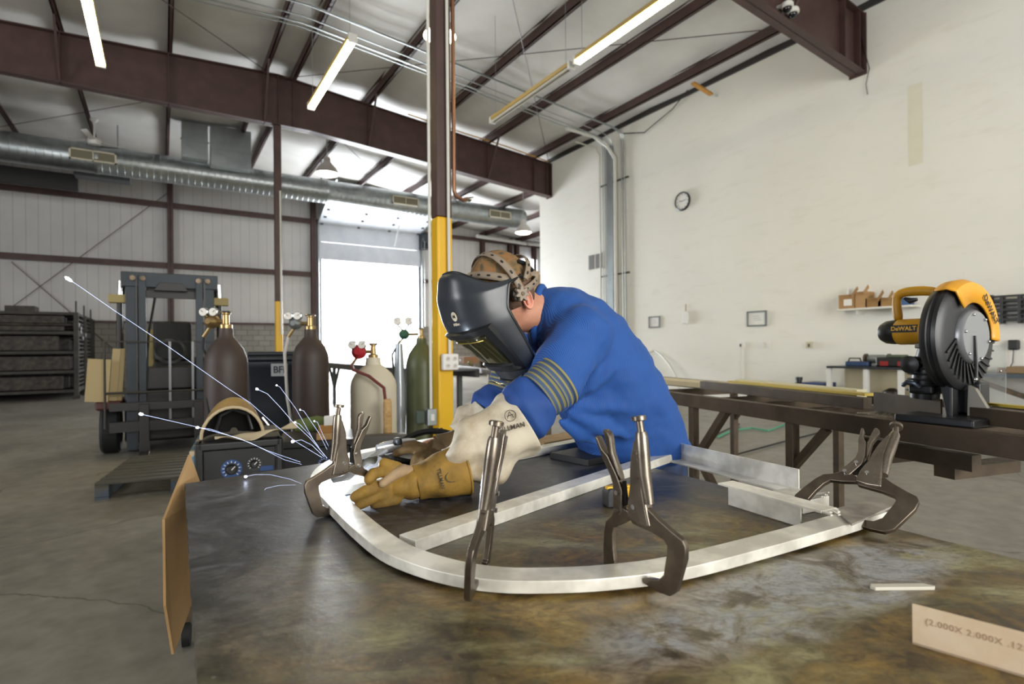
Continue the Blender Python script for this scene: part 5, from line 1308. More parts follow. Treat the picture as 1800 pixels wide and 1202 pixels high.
# tape measure
q = toplane(1086, 888)
t_ = thing('tape_measure', 'black and yellow tape measure behind the centre right clamp', 'tape measure', tuple(q), -YAW + .25)
MB().prism([(-.034, 0), (.034, 0), (.034, .03), (.02, .044), (-.028, .044), (-.034, .036)], .036, Matrix.Rotation(PI / 2, 4, 'X')).build('case', pm('tape_case', '2a2b2e', .5), t_, bevel=.004)
MB().bb((-.03, -.008, .036), (.034, .008, .0475)).build('top_band', m_yel, t_, bevel=.002)
MB().bb((.006, -.0195, .002), (.030, -.017, .044)).build('side_band', m_yel, t_, bevel=.002)
MB().bb((-.022, -.0195, .012), (-.004, -.0175, .030)).build('side_label', pm('tape_label', '4a4c50', .5), t_, bevel=.001)
MB().bar((.034, 0, .004), (.05, 0, .003), .018, .001).build('blade_hook', m_chrome, t_)
# soapstone stick, printed angle
a, d = toplane(1529, 1035), toplane(1641, 1034)
f_ = frame(a, d - a, z=(0, 0, 1)); L_ = (d - a).length
tag(MB(f_).prism([(.004, -.007), (L_ - .004, -.007), (L_, -.003), (L_ - .01, .007), (.006, .007), (0, 0)], .0055, Matrix.Translation((0, 0, .0028))).build('soapstone_marker', pm('soapstone', 'cfcabb', .5), bevel=.001), 'pale soapstone marker lying on the table front, near the printed angle', 'marker')
a, d = toplane(1604, 1132), toplane(1800, 1191)
d = d + (d - a) * .5
f_ = frame(a, d - a, z=(0, 0, 1)); L_ = (d - a).length
t_ = thing('printed_angle', 'beige aluminium angle with stencilled numbers at the lower right table corner', 'angle bar', tuple((a + d) / 2))
sgn = 1 if (f_.to_3x3() @ V((0, 1, 0))).dot(Fv) > 0 else -1
m_pr = pm('printed_aluminium', 'ddc4a4', .5, .05, 'e4cfb2', 3, stretch=(1, 10, 10))
MB(f_).bb((0, 0, .0005), (L_, sgn * .003, .0508)).build('upright_leaf', m_pr, t_, True)
MB(f_).bb((0, 0, .0003), (L_, sgn * .045, .003)).build('flat_leaf', m_pr, t_, True)
tf_ = f_ @ frame((.066, -sgn * .0003, .0335), (1, 0, 0), (0, 0, 1))
lettering('stencil', '(2.000X 2.000X .125 A', .0104, tf_, pm('stencil_ink', 'a88c6c', .7), t_, depth=.0002, space=1.08)

# ================================================================== LOCKING C-CLAMPS
m_cl = pm('clamp_nickel', '8f8579', .28, .85, '766d63', 14, rvar=.08); m_cl2 = pm('clamp_worn', '6b6157', .34, .9, '857a6d', 18, bump=.06)
CT, CBm = V((710, 112)), V((580, 1132))
KM = .28 / (CBm - CT).length
_a = (CBm - CT).normalized(); _b = V((_a.y, -_a.x))
def cl2(px, py):
    d = V((px, py)) - CT; return (d.dot(_b) * KM, -d.dot(_a) * KM)      # x to the fixed-arm side, y up along the screw
def cpoly(ps): return [cl2(*p) for p in ps]
def clamp(T, B, Mv, label, open_=0.0, flat=0.0):
    """T screw head, B heel of the fixed arm, Mv a point on the moving-jaw side (world)"""
    ax = (T - B).normalized(); sd = (B - Mv); sd = (sd - ax * sd.dot(ax)).normalized()
    k = (T - B).length / .28
    m = Matrix.Identity(4); zx = sd.cross(ax)
    for i in range(3): m[i][0] = sd[i] * k; m[i][1] = ax[i] * k; m[i][2] = zx[i] * k; m[i][3] = T[i]
    t_ = thing('locking_clamp', label, 'clamp', tuple(B), 0, 'locking C-clamps on the frame')
    def q(): return MB(m)
    q().prism(cpoly([(585, 560), (600, 640), (665, 715), (745, 790), (800, 835), (808, 875), (780, 945), (650, 1112), (590, 1138), (500, 1115), (400, 1068), (395, 1038), (440, 1035), (530, 1048), (585, 1020), (655, 905), (675, 862), (660, 830), (590, 785), (440, 720), (425, 690), (500, 600)]), .0105).build('fixed_arm', m_cl2, t_, True, bevel=.0018)
    q().prism(cpoly([(650, 235), (690, 245), (640, 430), (612, 560), (600, 640), (590, 755), (500, 730), (420, 690), (455, 590), (515, 490), (545, 412), (585, 330)]), .019).build('body', m_cl, t_, True, bevel=.004)
    s0, s1, s2, s3 = cl2(700, 200), cl2(665, 330), cl2(632, 450), cl2(606, 620)
    q().tube([V((*s0, 0)), V((*cl2(694, 225), 0)), V((*s1, 0)), V((*s2, 0)), V((*s3, 0))], [.0085, .0105, .0115, .0110, .008], 16).build('barrel', m_cl, t_, True)
    q().cyl(V((*cl2(712, 125), 0)), V((*cl2(698, 210), 0)), .006, n=14).build('screw', m_cl2, t_, True)
    hd = MB(m); c0, c1 = V((*cl2(714, 104), 0)), V((*cl2(708, 135), 0))
    hd.tube([c0, lerp(c0, c1, .15), lerp(c0, c1, .85), c1], [.010, .0125, .0125, .010], 20); hd.build('screw_head', m_cl, t_, True)
    pv = V((*cl2(430, 655), 0)); Rm = m @ Matrix.Translation(pv) @ Matrix.Rotation(open_, 4, 'Z') @ Matrix.Translation(-pv)
    def r(): return MB(Rm)
    r().prism(cpoly([(430, 640), (440, 692), (330, 684), (250, 668), (205, 700), (150, 770), (100, 850), (120, 870), (95, 885), (-5, 845), (0, 810), (60, 735), (140, 650), (200, 605), (280, 600), (340, 575), (400, 600)]), .0105).build('moving_arm', m_cl2, t_, True, bevel=.0018)
    r().prism(cpoly([(330, 590), (335, 555), (385, 500), (425, 450), (440, 390), (448, 260), (470, 135), (485, 130), (492, 150), (484, 230), (503, 290), (495, 430), (470, 520), (385, 625), (345, 630)]), .014).build('lever', m_cl, t_, True, bevel=.0035)
    r().prism(cpoly([(500, 420), (508, 300), (530, 225), (562, 140), (580, 135), (600, 170), (596, 205), (545, 295), (520, 420), (505, 470)]), .012).build('release_lever', m_cl, t_, True, bevel=.0035)
    r().prism(cpoly([(400, 600), (500, 470), (520, 480), (440, 610)]), .006).build('toggle_link', pm('dark_link', '1f1d1c', .4, .6), t_, True, bevel=.001)
    for (px, py, mm) in ((355, 597, Rm), (434, 513, Rm), (505, 620, m)):
        c = cl2(px, py); MB(mm).cyl(V((c[0], c[1], -.0115)), V((c[0], c[1], .0115)), .0042, n=14).build('rivet', m_chrome, t_, True)
    return t_
Bq = at(560, 908, 1.235)
clamp(at(597, 712, 1.265), Bq, Bq + cv(.075, 0, .07), 'locking clamp at the far left of the frame, beside the welder\'s hands', .22)
Bq = at(1178, 1045, .812)
clamp(at(1122, 733, .855), Bq, Bq + cv(-.055, 0, .084), 'locking clamp gripping the near rail in front of the tape measure, second from right', .33)
Bq = at(823, 1055, .802)
clamp(at(873, 742, .835), Bq, Bq + cv(.016, 0, .10), 'locking clamp seen edge-on, in front of the canvas gauntlet', .33)
Bq = at(1552, 936, 1.08)
clamp(at(1575, 748, 1.25), Bq, Bq + cv(-.06, 0, .075), 'tilted locking clamp on the right end of the frame, jaws open wide', 0)
# odds and ends on the window end of the cutting bench
q = behind(822, .45)
t_ = thing('carton', 'brown carton on the cutting bench between the column and the welding mask', 'box', tuple(q))
MB(frame(q, db, z=(0, 0, 1))).bb((-.3, -.15, 0), (.35, .15, .13)).build('box', pm('bench_carton', '8e6a4c', .8), t_, True, bevel=.005)
MB(frame(q, db, z=(0, 0, 1))).bb((-.05, -.153, .04), (.08, -.15, .09)).build('label_patch', m_paper, t_, True)
for px, off, lb, mt in ((832, .10, 'olive green bar clamp head hanging on the bench behind the column', pm('olive_clamp', '6b6638', .5)), (866, .08, 'silver spotlight shaped clamp on the bench beside the mask', m_galv)):
    q = behind(px, off); f_ = frame(q, db, z=(0, 0, 1)); t_ = thing('bar_clamp', lb, 'clamp', tuple(q))
    MB(f_).bb((-.16, -.01, .0), (.16, .01, .022)).build('bar', m_steel, t_, True)
    MB(f_).tube([(-.12, -.02, .01), (-.10, -.05, .06), (-.02, -.05, .075), (.02, -.03, .02)], [.012, .016, .016, .012], 10).build('jaw', mt, t_, True)
    MB(f_).cyl((.03, -.04, -.05), (.09, -.04, .05), .018, n=12).build('handle', mt, t_, True)
p = [onx(1150, 616, 9.9), onx(1163, 625, 9.8), onx(1176, 640, 9.7), onx(1188, 660, 9.6)]
tag(MB().tube([V((9.75, p[0].y + .2, 1.05)), p[0], p[1], p[2], p[3], V((9.6, p[3].y - .2, .02))], .03, 8).build('bent_pipe', m_pvc), 'pale bent pipe leaning at the wall just behind the welder\'s back', 'pipe')
# ================================================================== THE WELDER
def capsule(mb, pts, rs, n=18):
    """rounded tapering limb through the given points"""
    for i, (p, r) in enumerate(zip(pts, rs)): mb.ball(p, r, n, 10)
    mb.tube(pts, list(rs), n)
    return mb
hipc = at(1125, 800, 2.02)
pr_ = thing('person', 'person in blue shirt and welding mask bending over the frame on the table', 'person', (hipc.x, hipc.y, 0))
t = NT('skin'); b = t.b; b.inputs['Subsurface Weight'].default_value = .15; b.inputs['Subsurface Radius'].default_value = (.02, .008, .005)
t.l(t.ramp(t.noise(18, 5), [(.3, 'b77f66'), (.7, 'cf9a80')]), b.inputs['Base Color']); b.inputs['Roughness'].default_value = .5; t.bump(t.noise(120, 4), .15, .002)
m_skin = t.m
# head frame
HP, HYW = math.radians(22), math.radians(30)
Hc = at(884, 532, 1.60)
hh = cv(-math.cos(HYW), 0, -math.sin(HYW)); Hs = cv(math.sin(HYW), 0, -math.cos(HYW))
Hf = hh * math.cos(HP) - Uv * math.sin(HP); Hu = hh * math.sin(HP) + Uv * math.cos(HP)
def HD(f, s, u): return Hc + Hf * f + Hs * s + Hu * u
# skeleton
Ls, Le, Lw, Lh = at(1022, 588, 1.60), at(962, 690, 1.47), at(800, 815, 1.42), at(715, 852, 1.37)
Rs, Re, Rw, Rh = at(930, 590, 1.95), at(892, 672, 1.86), at(812, 768, 1.84), at(745, 793, 1.76)
neck, chest, belly = at(955, 552, 1.68), at(1020, 640, 1.80), at(1080, 720, 1.90)
foot = lambda dx, dz: cp(.56 + dx, 2.05 + dz, .06)
mb = MB()
mb.ball(HD(-.01, 0, .03), (.085, .085, .11), 24, 16, frame((0, 0, 0), Hs, z=Hu).to_3x3())
mb.ball(HD(.045, 0, -.055), (.052, .055, .065), 20, 12, frame((0, 0, 0), Hs, z=Hu).to_3x3())        # jaw
mb.ball(HD(.095, 0, -.01), (.014, .02, .02), 12, 8); mb.ball(HD(.085, 0, -.05), (.02, .03, .012), 12, 8)      # nose and mouth
for s_ in (-1, 1): mb.ball(HD(.075, s_ * .03, .022), (.014, .014, .012), 12, 8)
capsule(mb, [HD(-.045, 0, -.04), lerp(HD(-.045, 0, -.04), neck, .5), neck], [.066, .062, .07])
capsule(mb, [neck, chest, belly, hipc], [.062, .13, .14, .14], 22)
capsule(mb, [neck, Ls, Le, Lw, Lh], [.05, .062, .046, .032, .032])
capsule(mb, [neck, Rs, Re, Rw, Rh], [.05, .062, .046, .032, .032])
kn = [cp(.50, 1.92, .50), cp(.66, 2.15, .50)]
for i, hp in enumerate((hipc + cv(-.06, -.03, -.10), hipc + cv(.06, -.03, .10))):
    ft = foot(-.05 + .14 * i, -.10 + .22 * i)
    capsule(mb, [hp, kn[i], ft], [.10, .065, .045]); capsule(mb, [ft, ft + cv(-.16, -.025, -.06)], [.045, .035])
mb.build('body', m_skin, pr_, True, remesh=.009, smoothit=5)
# ear with folds
for s_ in (1, -1):
    E = frame(HD(-.028, s_ * .083, -.005), Hf, z=Hs * s_)
    mb = MB(E); mb.lathe([(.004, .004), (.012, .006), (.016, .012), (.020, .012), (.022, .006), (.018, -.004)], ax=Matrix.Diagonal((.82, 1.55, 1, 1)), n=24)
    mb.ball((-.001, -.030, .004), (.009, .010, .006), 12, 8); mb.tube([(.008, .018, .010), (.002, .008, .012), (.004, -.010, .010)], .004, 8)
    mb.build('ear', pm('ear_skin', 'c98672', .45, 0, 'd6937c', 20), pr_, True, sub=1)
# hair at the back of the head
mb = MB(); g = []
for j in range(9):
    th = math.radians(20 + 12 * j); row = []
    for i in range(21):
        a = math.radians(-118 + 11.8 * i); r = .0895
        row.append(HD(-.012 - math.cos(a) * r * math.sin(th), math.sin(a) * r * math.sin(th), .03 + .112 * math.cos(th)))
    g.append(row)
mb.sheet(g).build('hair', pm('cropped_hair', '5a4234', .8, 0, '6d5240', 60, bump=.5, bscale=300), pr_, True, solid=.003)
# camouflage skull cap
t = NT('camouflage_cap'); t.l(t.ramp(t.noise(24, 3, None, 'Object', .5, 1.0), [(.35, '4a3c2c'), (.47, '75603f'), (.55, '8a6038'), (.66, '5a523c')]), t.b.inputs['Base Color']); t.b.inputs['Roughness'].default_value = .85; t.bump(t.noise(200, 3), .2, .002)
mb = MB(); g = []
for j in range(11):
    th = math.radians(2 + 8.3 * j); row = []
    for i in range(33):
        a = 2 * PI * i / 32; r = .096
        row.append(HD(-.012 + math.cos(a) * r * math.sin(th), math.sin(a) * r * .98 * math.sin(th), .032 + .118 * math.cos(th) * (1 + .015 * math.sin(5 * a))))
    g.append(row)
mb.sheet(g).build('skull_cap', t.m, pr_, True, solid=.003, sub=1)
# welding mask shell
def prof(v):      # v 0 top .. 1 chin -> forward reach, half width, height
    K = [(.0, .135, .100, .135), (.06, .150, .110, .128), (.25, .176, .121, .07), (.48, .182, .125, .005), (.58, .176, .125, -.03), (.76, .125, .116, -.105), (.92, .082, .104, -.175), (1.0, .070, .095, -.215)]
    for a, c in zip(K, K[1:]):
        if v <= c[0] + 1e-9:
            k = (v - a[0]) / (c[0] - a[0]); return tuple(lerp(a[m], c[m], k) for m in (1, 2, 3))
    return K[-1][1:]
def shellpt(v, th, push=0.0):
    F_, S_, U_ = prof(v); c, s = math.cos(th), math.sin(th)
    e = .72
    f = (abs(c) ** e) * (1 if c >= 0 else -1) * F_; q = (abs(s) ** e) * (1 if s >= 0 else -1) * S_
    u = U_ - (.078 * abs(s) ** 2.4 if v < .3 else 0) * (1 - v / .3 if v < .3 else 0)
    k = 1 + push / max(.05, math.hypot(f, q))
    return HD(f * k, q * k, u)
t = NT('mask_nylon'); t.b.inputs['Base Color'].default_value = rgb('2a2f36'); t.b.inputs['Specular IOR Level'].default_value = .6
t.l(t.ramp(t.noise(9, 5), [(.3, .26), (.7, .38)]), t.b.inputs['Roughness']); t.bump(t.noise(380, 2), .04, .001)
m_mask = t.m
mk = []
NV, NTH = 26, 44
lim = lambda v: math.radians(lerp(96, 78, min(1, v / .5)) if v < .5 else lerp(78, 82, (v - .5) / .5))
for j in range(NV + 1):
    v = j / NV; mk.append([shellpt(v, -lim(v) + 2 * lim(v) * i / NTH) for i in range(NTH + 1)])
mask = MB().sheet(mk).build('mask_shell', m_mask, pr_, True, solid=.0045, sub=1)
mb = MB(); loop = [mk[0][i] for i in range(NTH + 1)] + [mk[j][NTH] for j in range(1, NV + 1)] + [mk[NV][i] for i in range(NTH - 1, -1, -1)] + [mk[j][0] for j in range(NV - 1, 0, -1)]
loop.append(loop[0]); mb.tube(loop, .0042, 8); mb.build('mask_rim', pm('mask_rim_black', '131416', .35), mask, True)
# raised lens frame and the lens
def patch(v0, v1, t0, t1, push, n=10): return [[shellpt(lerp(v0, v1, j / n), lerp(t0, t1, i / n), push) for i in range(n + 1)] for j in range(n + 1)]
vc0, vc1, tc = .60, .88, math.radians(34)
fr = []
def ringpts(v0, v1, t0, push, n=8):
    o = []
    for i in range(n): o.append(shellpt(v0, lerp(-t0, t0, i / n), push))
    for i in range(n): o.append(shellpt(lerp(v0, v1, i / n), t0, push))
    for i in range(n): o.append(shellpt(v1, lerp(t0, -t0, i / n), push))
    for i in range(n): o.append(shellpt(lerp(v1, v0, i / n), -t0, push))
    return o
mb = MB(); prev = None
for (a_, b_, t_, ps) in ((.56, .94, math.radians(58), .001), (.58, .92, math.radians(54), .014), (.62, .88, math.radians(44), .015), (.635, .865, math.radians(40), .005)):
    rg = [mb._v(p) for p in ringpts(a_, b_, t_, ps)]
    if prev: mb.bridge(prev, rg)
    prev = rg
mb.build('lens_frame', pm('mask_frame_black', '15171a', .4), mask, True)
MB().sheet(patch(.63, .87, -math.radians(41), math.radians(41), .006)).build('lens', pm('gold_green_lens', '3a3822', .06, .3), mask, True, solid=.002)
mb = MB(); mb.tube([shellpt(.66, math.radians(a), .0085) for a in range(-34, 35, 4)], .0016, 6); mb.build('lens_edge', pm('lens_gold_edge', 'b8a050', .25, .6), mask, True)
MB().tube([HD(*q) for q in ((.07, .09, -.195), (.10, .07, -.205), (.11, .02, -.21), (.10, -.04, -.205))], .0018, 6).build('lens_wire', m_chrome, mask, True)
# maker's mark on the forehead of the mask
lp = shellpt(.42, math.radians(14), .004); lq = shellpt(.42, math.radians(18), .004); lz = ((lq - lp).normalized()).cross(Hu)
if lz.dot(Hf) < 0: lz = -lz
lx = Hu.cross(lz).normalized(); lf = frame(lp, lx, z=lz)
m_logo = pm('logo_pale', 'c9bda6', .5)
MB(lf).lathe([(.0105, -.001), (.0105, .0008)], ax=Matrix.Diagonal((.9, 1.25, 1, 1)), n=28).build('logo_disc', m_logo, mask, True)
lettering('logo_glyph', 'M', .013, lf @ Matrix.Translation((0, 0, .001)), pm('logo_dark', '24262a', .5), mask, depth=.0004, bold=.0004)
lettering('logo_letters', 'Miller.', .0105, lf @ Matrix.Translation((0, -.022, .0005)), m_logo, mask, depth=.0004, bold=.0003)
# headgear straps and knob
m_strap = pm('taupe_headgear', '8b7d6c', .5)
def capline(pts_, w_, nm, holes=True):
    """band of headgear running over the cap"""
    P = [HD(*p) for p in pts_]; c0 = HD(-.012, 0, .03)
    n = 30; R_ = []
    for i in range(n + 1):
        k = i / n * (len(P) - 1); a = min(int(k), len(P) - 2); R_.append(lerp(P[a], P[a + 1], k - a))
    R_ = [c0 + (p - c0).normalized() * .1 + (p - c0).normalized() * ((p - c0).length - .1) for p in R_]
    mb = MB(); rows = [[], [], []]
    L_, M_, N_ = [], [], []
    for i, p in enumerate(R_):
        tn = (R_[min(i + 1, n)] - R_[max(i - 1, 0)]).normalized(); nr = (p - c0).normalized(); sd = tn.cross(nr).normalized()
        L_.append(p - sd * w_ / 2); M_.append(p); N_.append(p + sd * w_ / 2)
    o = mb.sheet([L_, M_, N_]).build(nm, m_strap, pr_, True, solid=.003)
    if holes:
        k = 2
        while k < n - 1:
            p = R_[k]; nr = (p - c0).normalized(); tn = (R_[k + 1] - R_[k - 1]).normalized()
            MB(frame(p + nr * .0012, tn, z=nr)).lathe([(.0035, -.001), (.0035, .0012)], ax=Matrix.Diagonal((1.7, .9, 1, 1)), n=12).build('slot', pm('slot_black', '1b1a18', .6), o, True); k += 3
    return o
def arc(c, ax_a, ax_b, r, a0, a1, n=12):
    return [tuple(V(c) + V(ax_a) * (math.cos(math.radians(lerp(a0, a1, i / n))) * r) + V(ax_b) * (math.sin(math.radians(lerp(a0, a1, i / n))) * r)) for i in range(n + 1)]
capline(arc((-.0, 0, .03), (0, 1, 0), (.10, 0, 1), .122, -8, 188), .020, 'crown_band')
capline(arc((-.012, 0, .045), (0, 1, 0), (.75, 0, .55), .112, 5, 175), .022, 'brow_band')
capline(arc((-.012, 0, .02), (0, 1, 0), (-1, 0, .12), .104, -2, 182), .020, 'rear_band')
capline(arc((-.02, 0, .04), (0, 1, 0), (-.72, 0, .62), .112, 8, 172), .016, 'rear_upper_band')
kb = HD(-.118, 0, .035); mb = MB(frame(kb, Hs, z=-Hf)); mb.lathe([(.022, -.01), (.024, 0), (.02, .016), (.012, .018)], n=18); mb.build('ratchet_knob', m_strap, pr_, True)
mb = MB(); mb.tube([HD(*p) for p in ((-.05, .075, .10), (-.075, .07, .085), (-.1, .05, .06))], .006, 8); mb.build('sweat_pad', m_black, pr_, True)
kp = HD(.008, .118, .018); kf = frame(kp, Hf, z=Hs)
MB(kf).lathe([(.020, -.012), (.020, .0), (.012, .004)], n=20).build('pivot_disc', pm('pivot_grey', '4b4842', .5), pr_, True)
mb = MB(kf)
pts = []
for i in range(42):
    a = 2 * PI * i / 42; r = .0175 + .0045 * math.cos(7 * a); pts.append((math.cos(a) * r, math.sin(a) * r))
mb.prism(pts, .014, Matrix.Translation((0, 0, .012))); kn_ = mb.build('pivot_knob', m_strap, pr_, True, bevel=.0015)
MB(kf).lathe([(.006, .018), (.0055, .021)], n=14).build('knob_screw', m_steel, kn_, True)

# ---- shirt
t = NT('blue_knit'); b = t.b
wv = t.n('ShaderNodeTexWave', wave_type='BANDS', bands_direction='X'); wv.inputs['Scale'].default_value = 75; t.l(t.co(), wv.inputs[0])
t.l(t.mix(.45, t.ramp(t.noise(3, 5), [(.3, '143d80'), (.7, '1b4a92')]), t.ramp(wv.outputs[0], [(.2, '103a7c'), (.8, '2f68b4')])), b.inputs['Base Color'])
b.inputs['Roughness'].default_value = .8; b.inputs['Sheen Weight'].default_value = .03; t.bump(t.mix(.4, wv.outputs[0], t.noise(300, 2)), .25, .001)
m_knit = t.m
m_twill = pm('blue_twill', '1a3f82', .75, 0, '1f478a', 6, bump=.15, bscale=400)
Dp = cv(0, 0, 1)
def torso_ring(px, py, Z, r, d, ang):
    """ring square to the trunk: ang = direction of the back in the picture, degrees from right, upward"""
    c = at(px, py, Z); a = math.radians(ang); n = Rv * math.cos(a) + Uv * math.sin(a); return c, n * r, d
rings_ = [(948, 556, 1.69, .088, .080, 84), (958, 560, 1.70, .096, .092, 82), (975, 572, 1.73, .118, .150, 78), (994, 588, 1.76, .145, .200, 70), (1014, 608, 1.78, .164, .215, 60), (1038, 640, 1.82, .176, .215, 48), (1064, 680, 1.86, .178, .21, 33), (1088, 722, 1.90, .179, .205, 20), (1106, 764, 1.95, .186, .20, 13), (1117, 800, 1.99, .195, .20, 10), (1120, 812, 2.0, .196, .20, 10)]
def torso(scale=1.0, rs=rings_):
    out = []
    for (px, py, Z, r, d, an) in rs:
        c, n, dd = torso_ring(px, py, Z, r, d, an); out.append((c, n * scale, dd * scale))
    return out
mb = MB(); prev = None; first = None
TR = torso()
tdir = (TR[-1][0] - TR[0][0]).normalized()
for k, (c, n, dd) in enumerate(TR):
    ax_d = (cv(.25, 0, 1)).normalized(); ax_d = (ax_d - n.normalized() * ax_d.dot(n.normalized())).normalized()
    rg = []
    for i in range(40):
        a = 2 * PI * i / 40; ca, sa = math.cos(a), math.sin(a)
        ca_ = abs(ca) ** .85 * (1 if ca >= 0 else -1); sa_ = abs(sa) ** .85 * (1 if sa >= 0 else -1)
        rg.append(mb._v(c + n * ca_ + ax_d * dd * sa_))
    if prev: mb.bridge(prev, rg)
    else: first = rg
    prev = rg
mb.face(first[::-1]); mb.face(prev)
# sleeves flow out of the shoulders
capsule(mb, [at(985, 585, 1.72), Ls, lerp(Ls, Le, .5), lerp(Ls, Le, .93)], [.105, .093, .082, .074], 24)
capsule(mb, [at(965, 585, 1.86), Rs, lerp(Rs, Re, .5), lerp(Rs, Re, .95)], [.10, .088, .076, .066], 24)
# folds pulled from the armpit across the belly
for (p, q, r) in (((995, 705, 1.63), (1080, 650, 1.63), .020), ((1000, 724, 1.66), (1100, 768, 1.73), .022), ((985, 740, 1.68), (1050, 780, 1.74), .020), ((1010, 712, 1.65), (1120, 720, 1.70), .016), ((1060, 600, 1.60), (1030, 690, 1.62), .010)):
    capsule(mb, [at(*p), lerp(at(*p), at(*q), .5) , at(*q)], [r * .6, r * 1.3, r * .5], 12)
mb.build('shirt', m_knit, pr_, True, remesh=.010, smoothit=9, disp=(.022, .085))
MB().tube([TR[0][0] + TR[0][1] * (1.02 * math.cos(a)) + cv(.25, 0, 1).normalized() * (TR[0][2] * 1.0 * math.sin(a)) for a in [2 * PI * i / 28 for i in range(29)]], .012, 10, False).build('collar', m_knit, pr_, True)
# striped knit bands at the elbows
t = NT('striped_band'); b = t.b
sep = t.n('ShaderNodeSeparateXYZ'); t.l(t.co(), sep.inputs[0])
mul = t.n('ShaderNodeMath', operation='MULTIPLY'); mul.inputs[1].default_value = 26; t.l(sep.outputs[2], mul.inputs[0])
frc = t.n('ShaderNodeMath', operation='FRACT'); t.l(mul.outputs[0], frc.inputs[0])
r_ = t.ramp(frc.outputs[0], [(0, '8a8352'), (.16, '3d4f6c'), (.42, '8f8654'), (.56, '4a5c78'), (.80, '7d7a58'), (.90, '35486a')])
bpy_r = [n for n in t.t.nodes if n.type == 'VALTORGB'][-1]; bpy_r.color_ramp.interpolation = 'CONSTANT'
t.l(r_, b.inputs['Base Color']); b.inputs['Roughness'].default_value = .85; t.bump(t.noise(350, 2), .3, .001)
m_band = t.m
def band(p0, p1, r0, r1, nm):
    """knit cuff with its own local z along the sleeve"""
    ax = (p1 - p0).normalized(); L_ = (p1 - p0).length
    m = frame(p0, ax.orthogonal(), z=ax)
    mb = MB(); n = 14; mb.lathe([(r0 * .95, .0)] + [(lerp(r0, r1, i / n) + .002 * math.sin(i * 2.2), L_ * i / n) for i in range(n + 1)] + [(r1 * .9, L_)], n=40, cap=False)
    o = mb.build(nm, m_band, None)
    o.parent = pr_; off = Matrix.Translation(o.location)
    o.matrix_local = MW[pr_.name].inverted() @ m @ off; o.modifiers.clear() if False else None
    return o
dL = (Lw - Le).normalized()
Eb0, Eb1 = at(982, 668, 1.485), at(946, 697, 1.462)
band(Eb0, Eb1, .075, .068, 'sleeve_band')
Fb0, Fb1 = at(895, 664, 1.86), at(884, 694, 1.85)
band(Fb0, Fb1, .064, .060, 'sleeve_band')
# gauntlets. each is a loose tube of cloth swept along the forearm
def sweep(nm, secs, mt, fold=.006, seed=0, solid=.003, n=44, closed_end=False, sq=1.0):
    """secs: (centre, radius, tilt vector) -> cloth tube with soft folds"""
    rnd = random.Random(seed); ph = [rnd.uniform(0, 6.28) for _ in range(4)]
    mb = MB(); prev = None; P = [s[0] for s in secs]; up = Uv
    m_ = 5; full = []
    for i in range(len(secs) - 1):
        for k in range(m_): full.append((lerp(P[i], P[i + 1], k / m_), lerp(secs[i][1], secs[i + 1][1], k / m_), lerp(secs[i][2], secs[i + 1][2], k / m_), (i + k / m_) / (len(secs) - 1)))
    full.append((P[-1], secs[-1][1], secs[-1][2], 1.0))
    for idx, (p, r, ax, u) in enumerate(full):
        ax = ax.normalized(); a_ = (up - ax * up.dot(ax)).normalized(); b_ = ax.cross(a_)
        rg = []
        for i in range(n):
            a = 2 * PI * i / n
            w_ = r + fold * (.25 + .75 * min(1, u * 3)) * (math.sin(3 * a + ph[0] + 5 * u) * .6 + math.sin(5 * a + ph[1] - 7 * u) * .5 + math.sin(2 * a + 11 * u + ph[2]) * .5)
            rg.append(mb._v(p + a_ * math.cos(a) * w_ + b_ * math.sin(a) * w_))
        if prev: mb.bridge(prev, rg)
        elif closed_end: mb.face(rg)
        prev = rg
    return mb.build(nm, mt, pr_, True, solid=solid, sub=1)
m_canvas = pm('white_canvas', 'c8beaa', .85, 0, '8f7a58', 9, .46, .72, bump=.25, bscale=300)
m_gold = pm('gold_leather', '97752f', .75, 0, '5f4a26', 16, .42, .72, bump=.45, bscale=60); m_palm = pm('buff_leather', 'b49a78', .75, 0, '8a7355', 12, bump=.25, bscale=90); m_brn = pm('brown_leather', '6b5126', .7, 0, '58452a', 8, bump=.25, bscale=90)
dG = (at(800, 815, 1.43) - at(955, 700, 1.47)).normalized()
sweep('blue_gauntlet', [(at(958, 690, 1.47), .060, dG), (at(940, 705, 1.465), .074, dG), (at(922, 722, 1.46), .084, dG), (at(898, 744, 1.455), .060, dG)], m_twill, .005, 1)
dC = (at(800, 822, 1.42) - at(915, 745, 1.46)).normalized()
sweep('canvas_cuff', [(at(918, 741, 1.457), .089, dC), (at(902, 753, 1.455), .086, dC), (at(872, 772, 1.45), .082, dC), (at(845, 792, 1.44), .083, dC), (at(822, 808, 1.43), .070, dC), (at(795, 822, 1.42), .05, dC)], m_canvas, .015, 2)
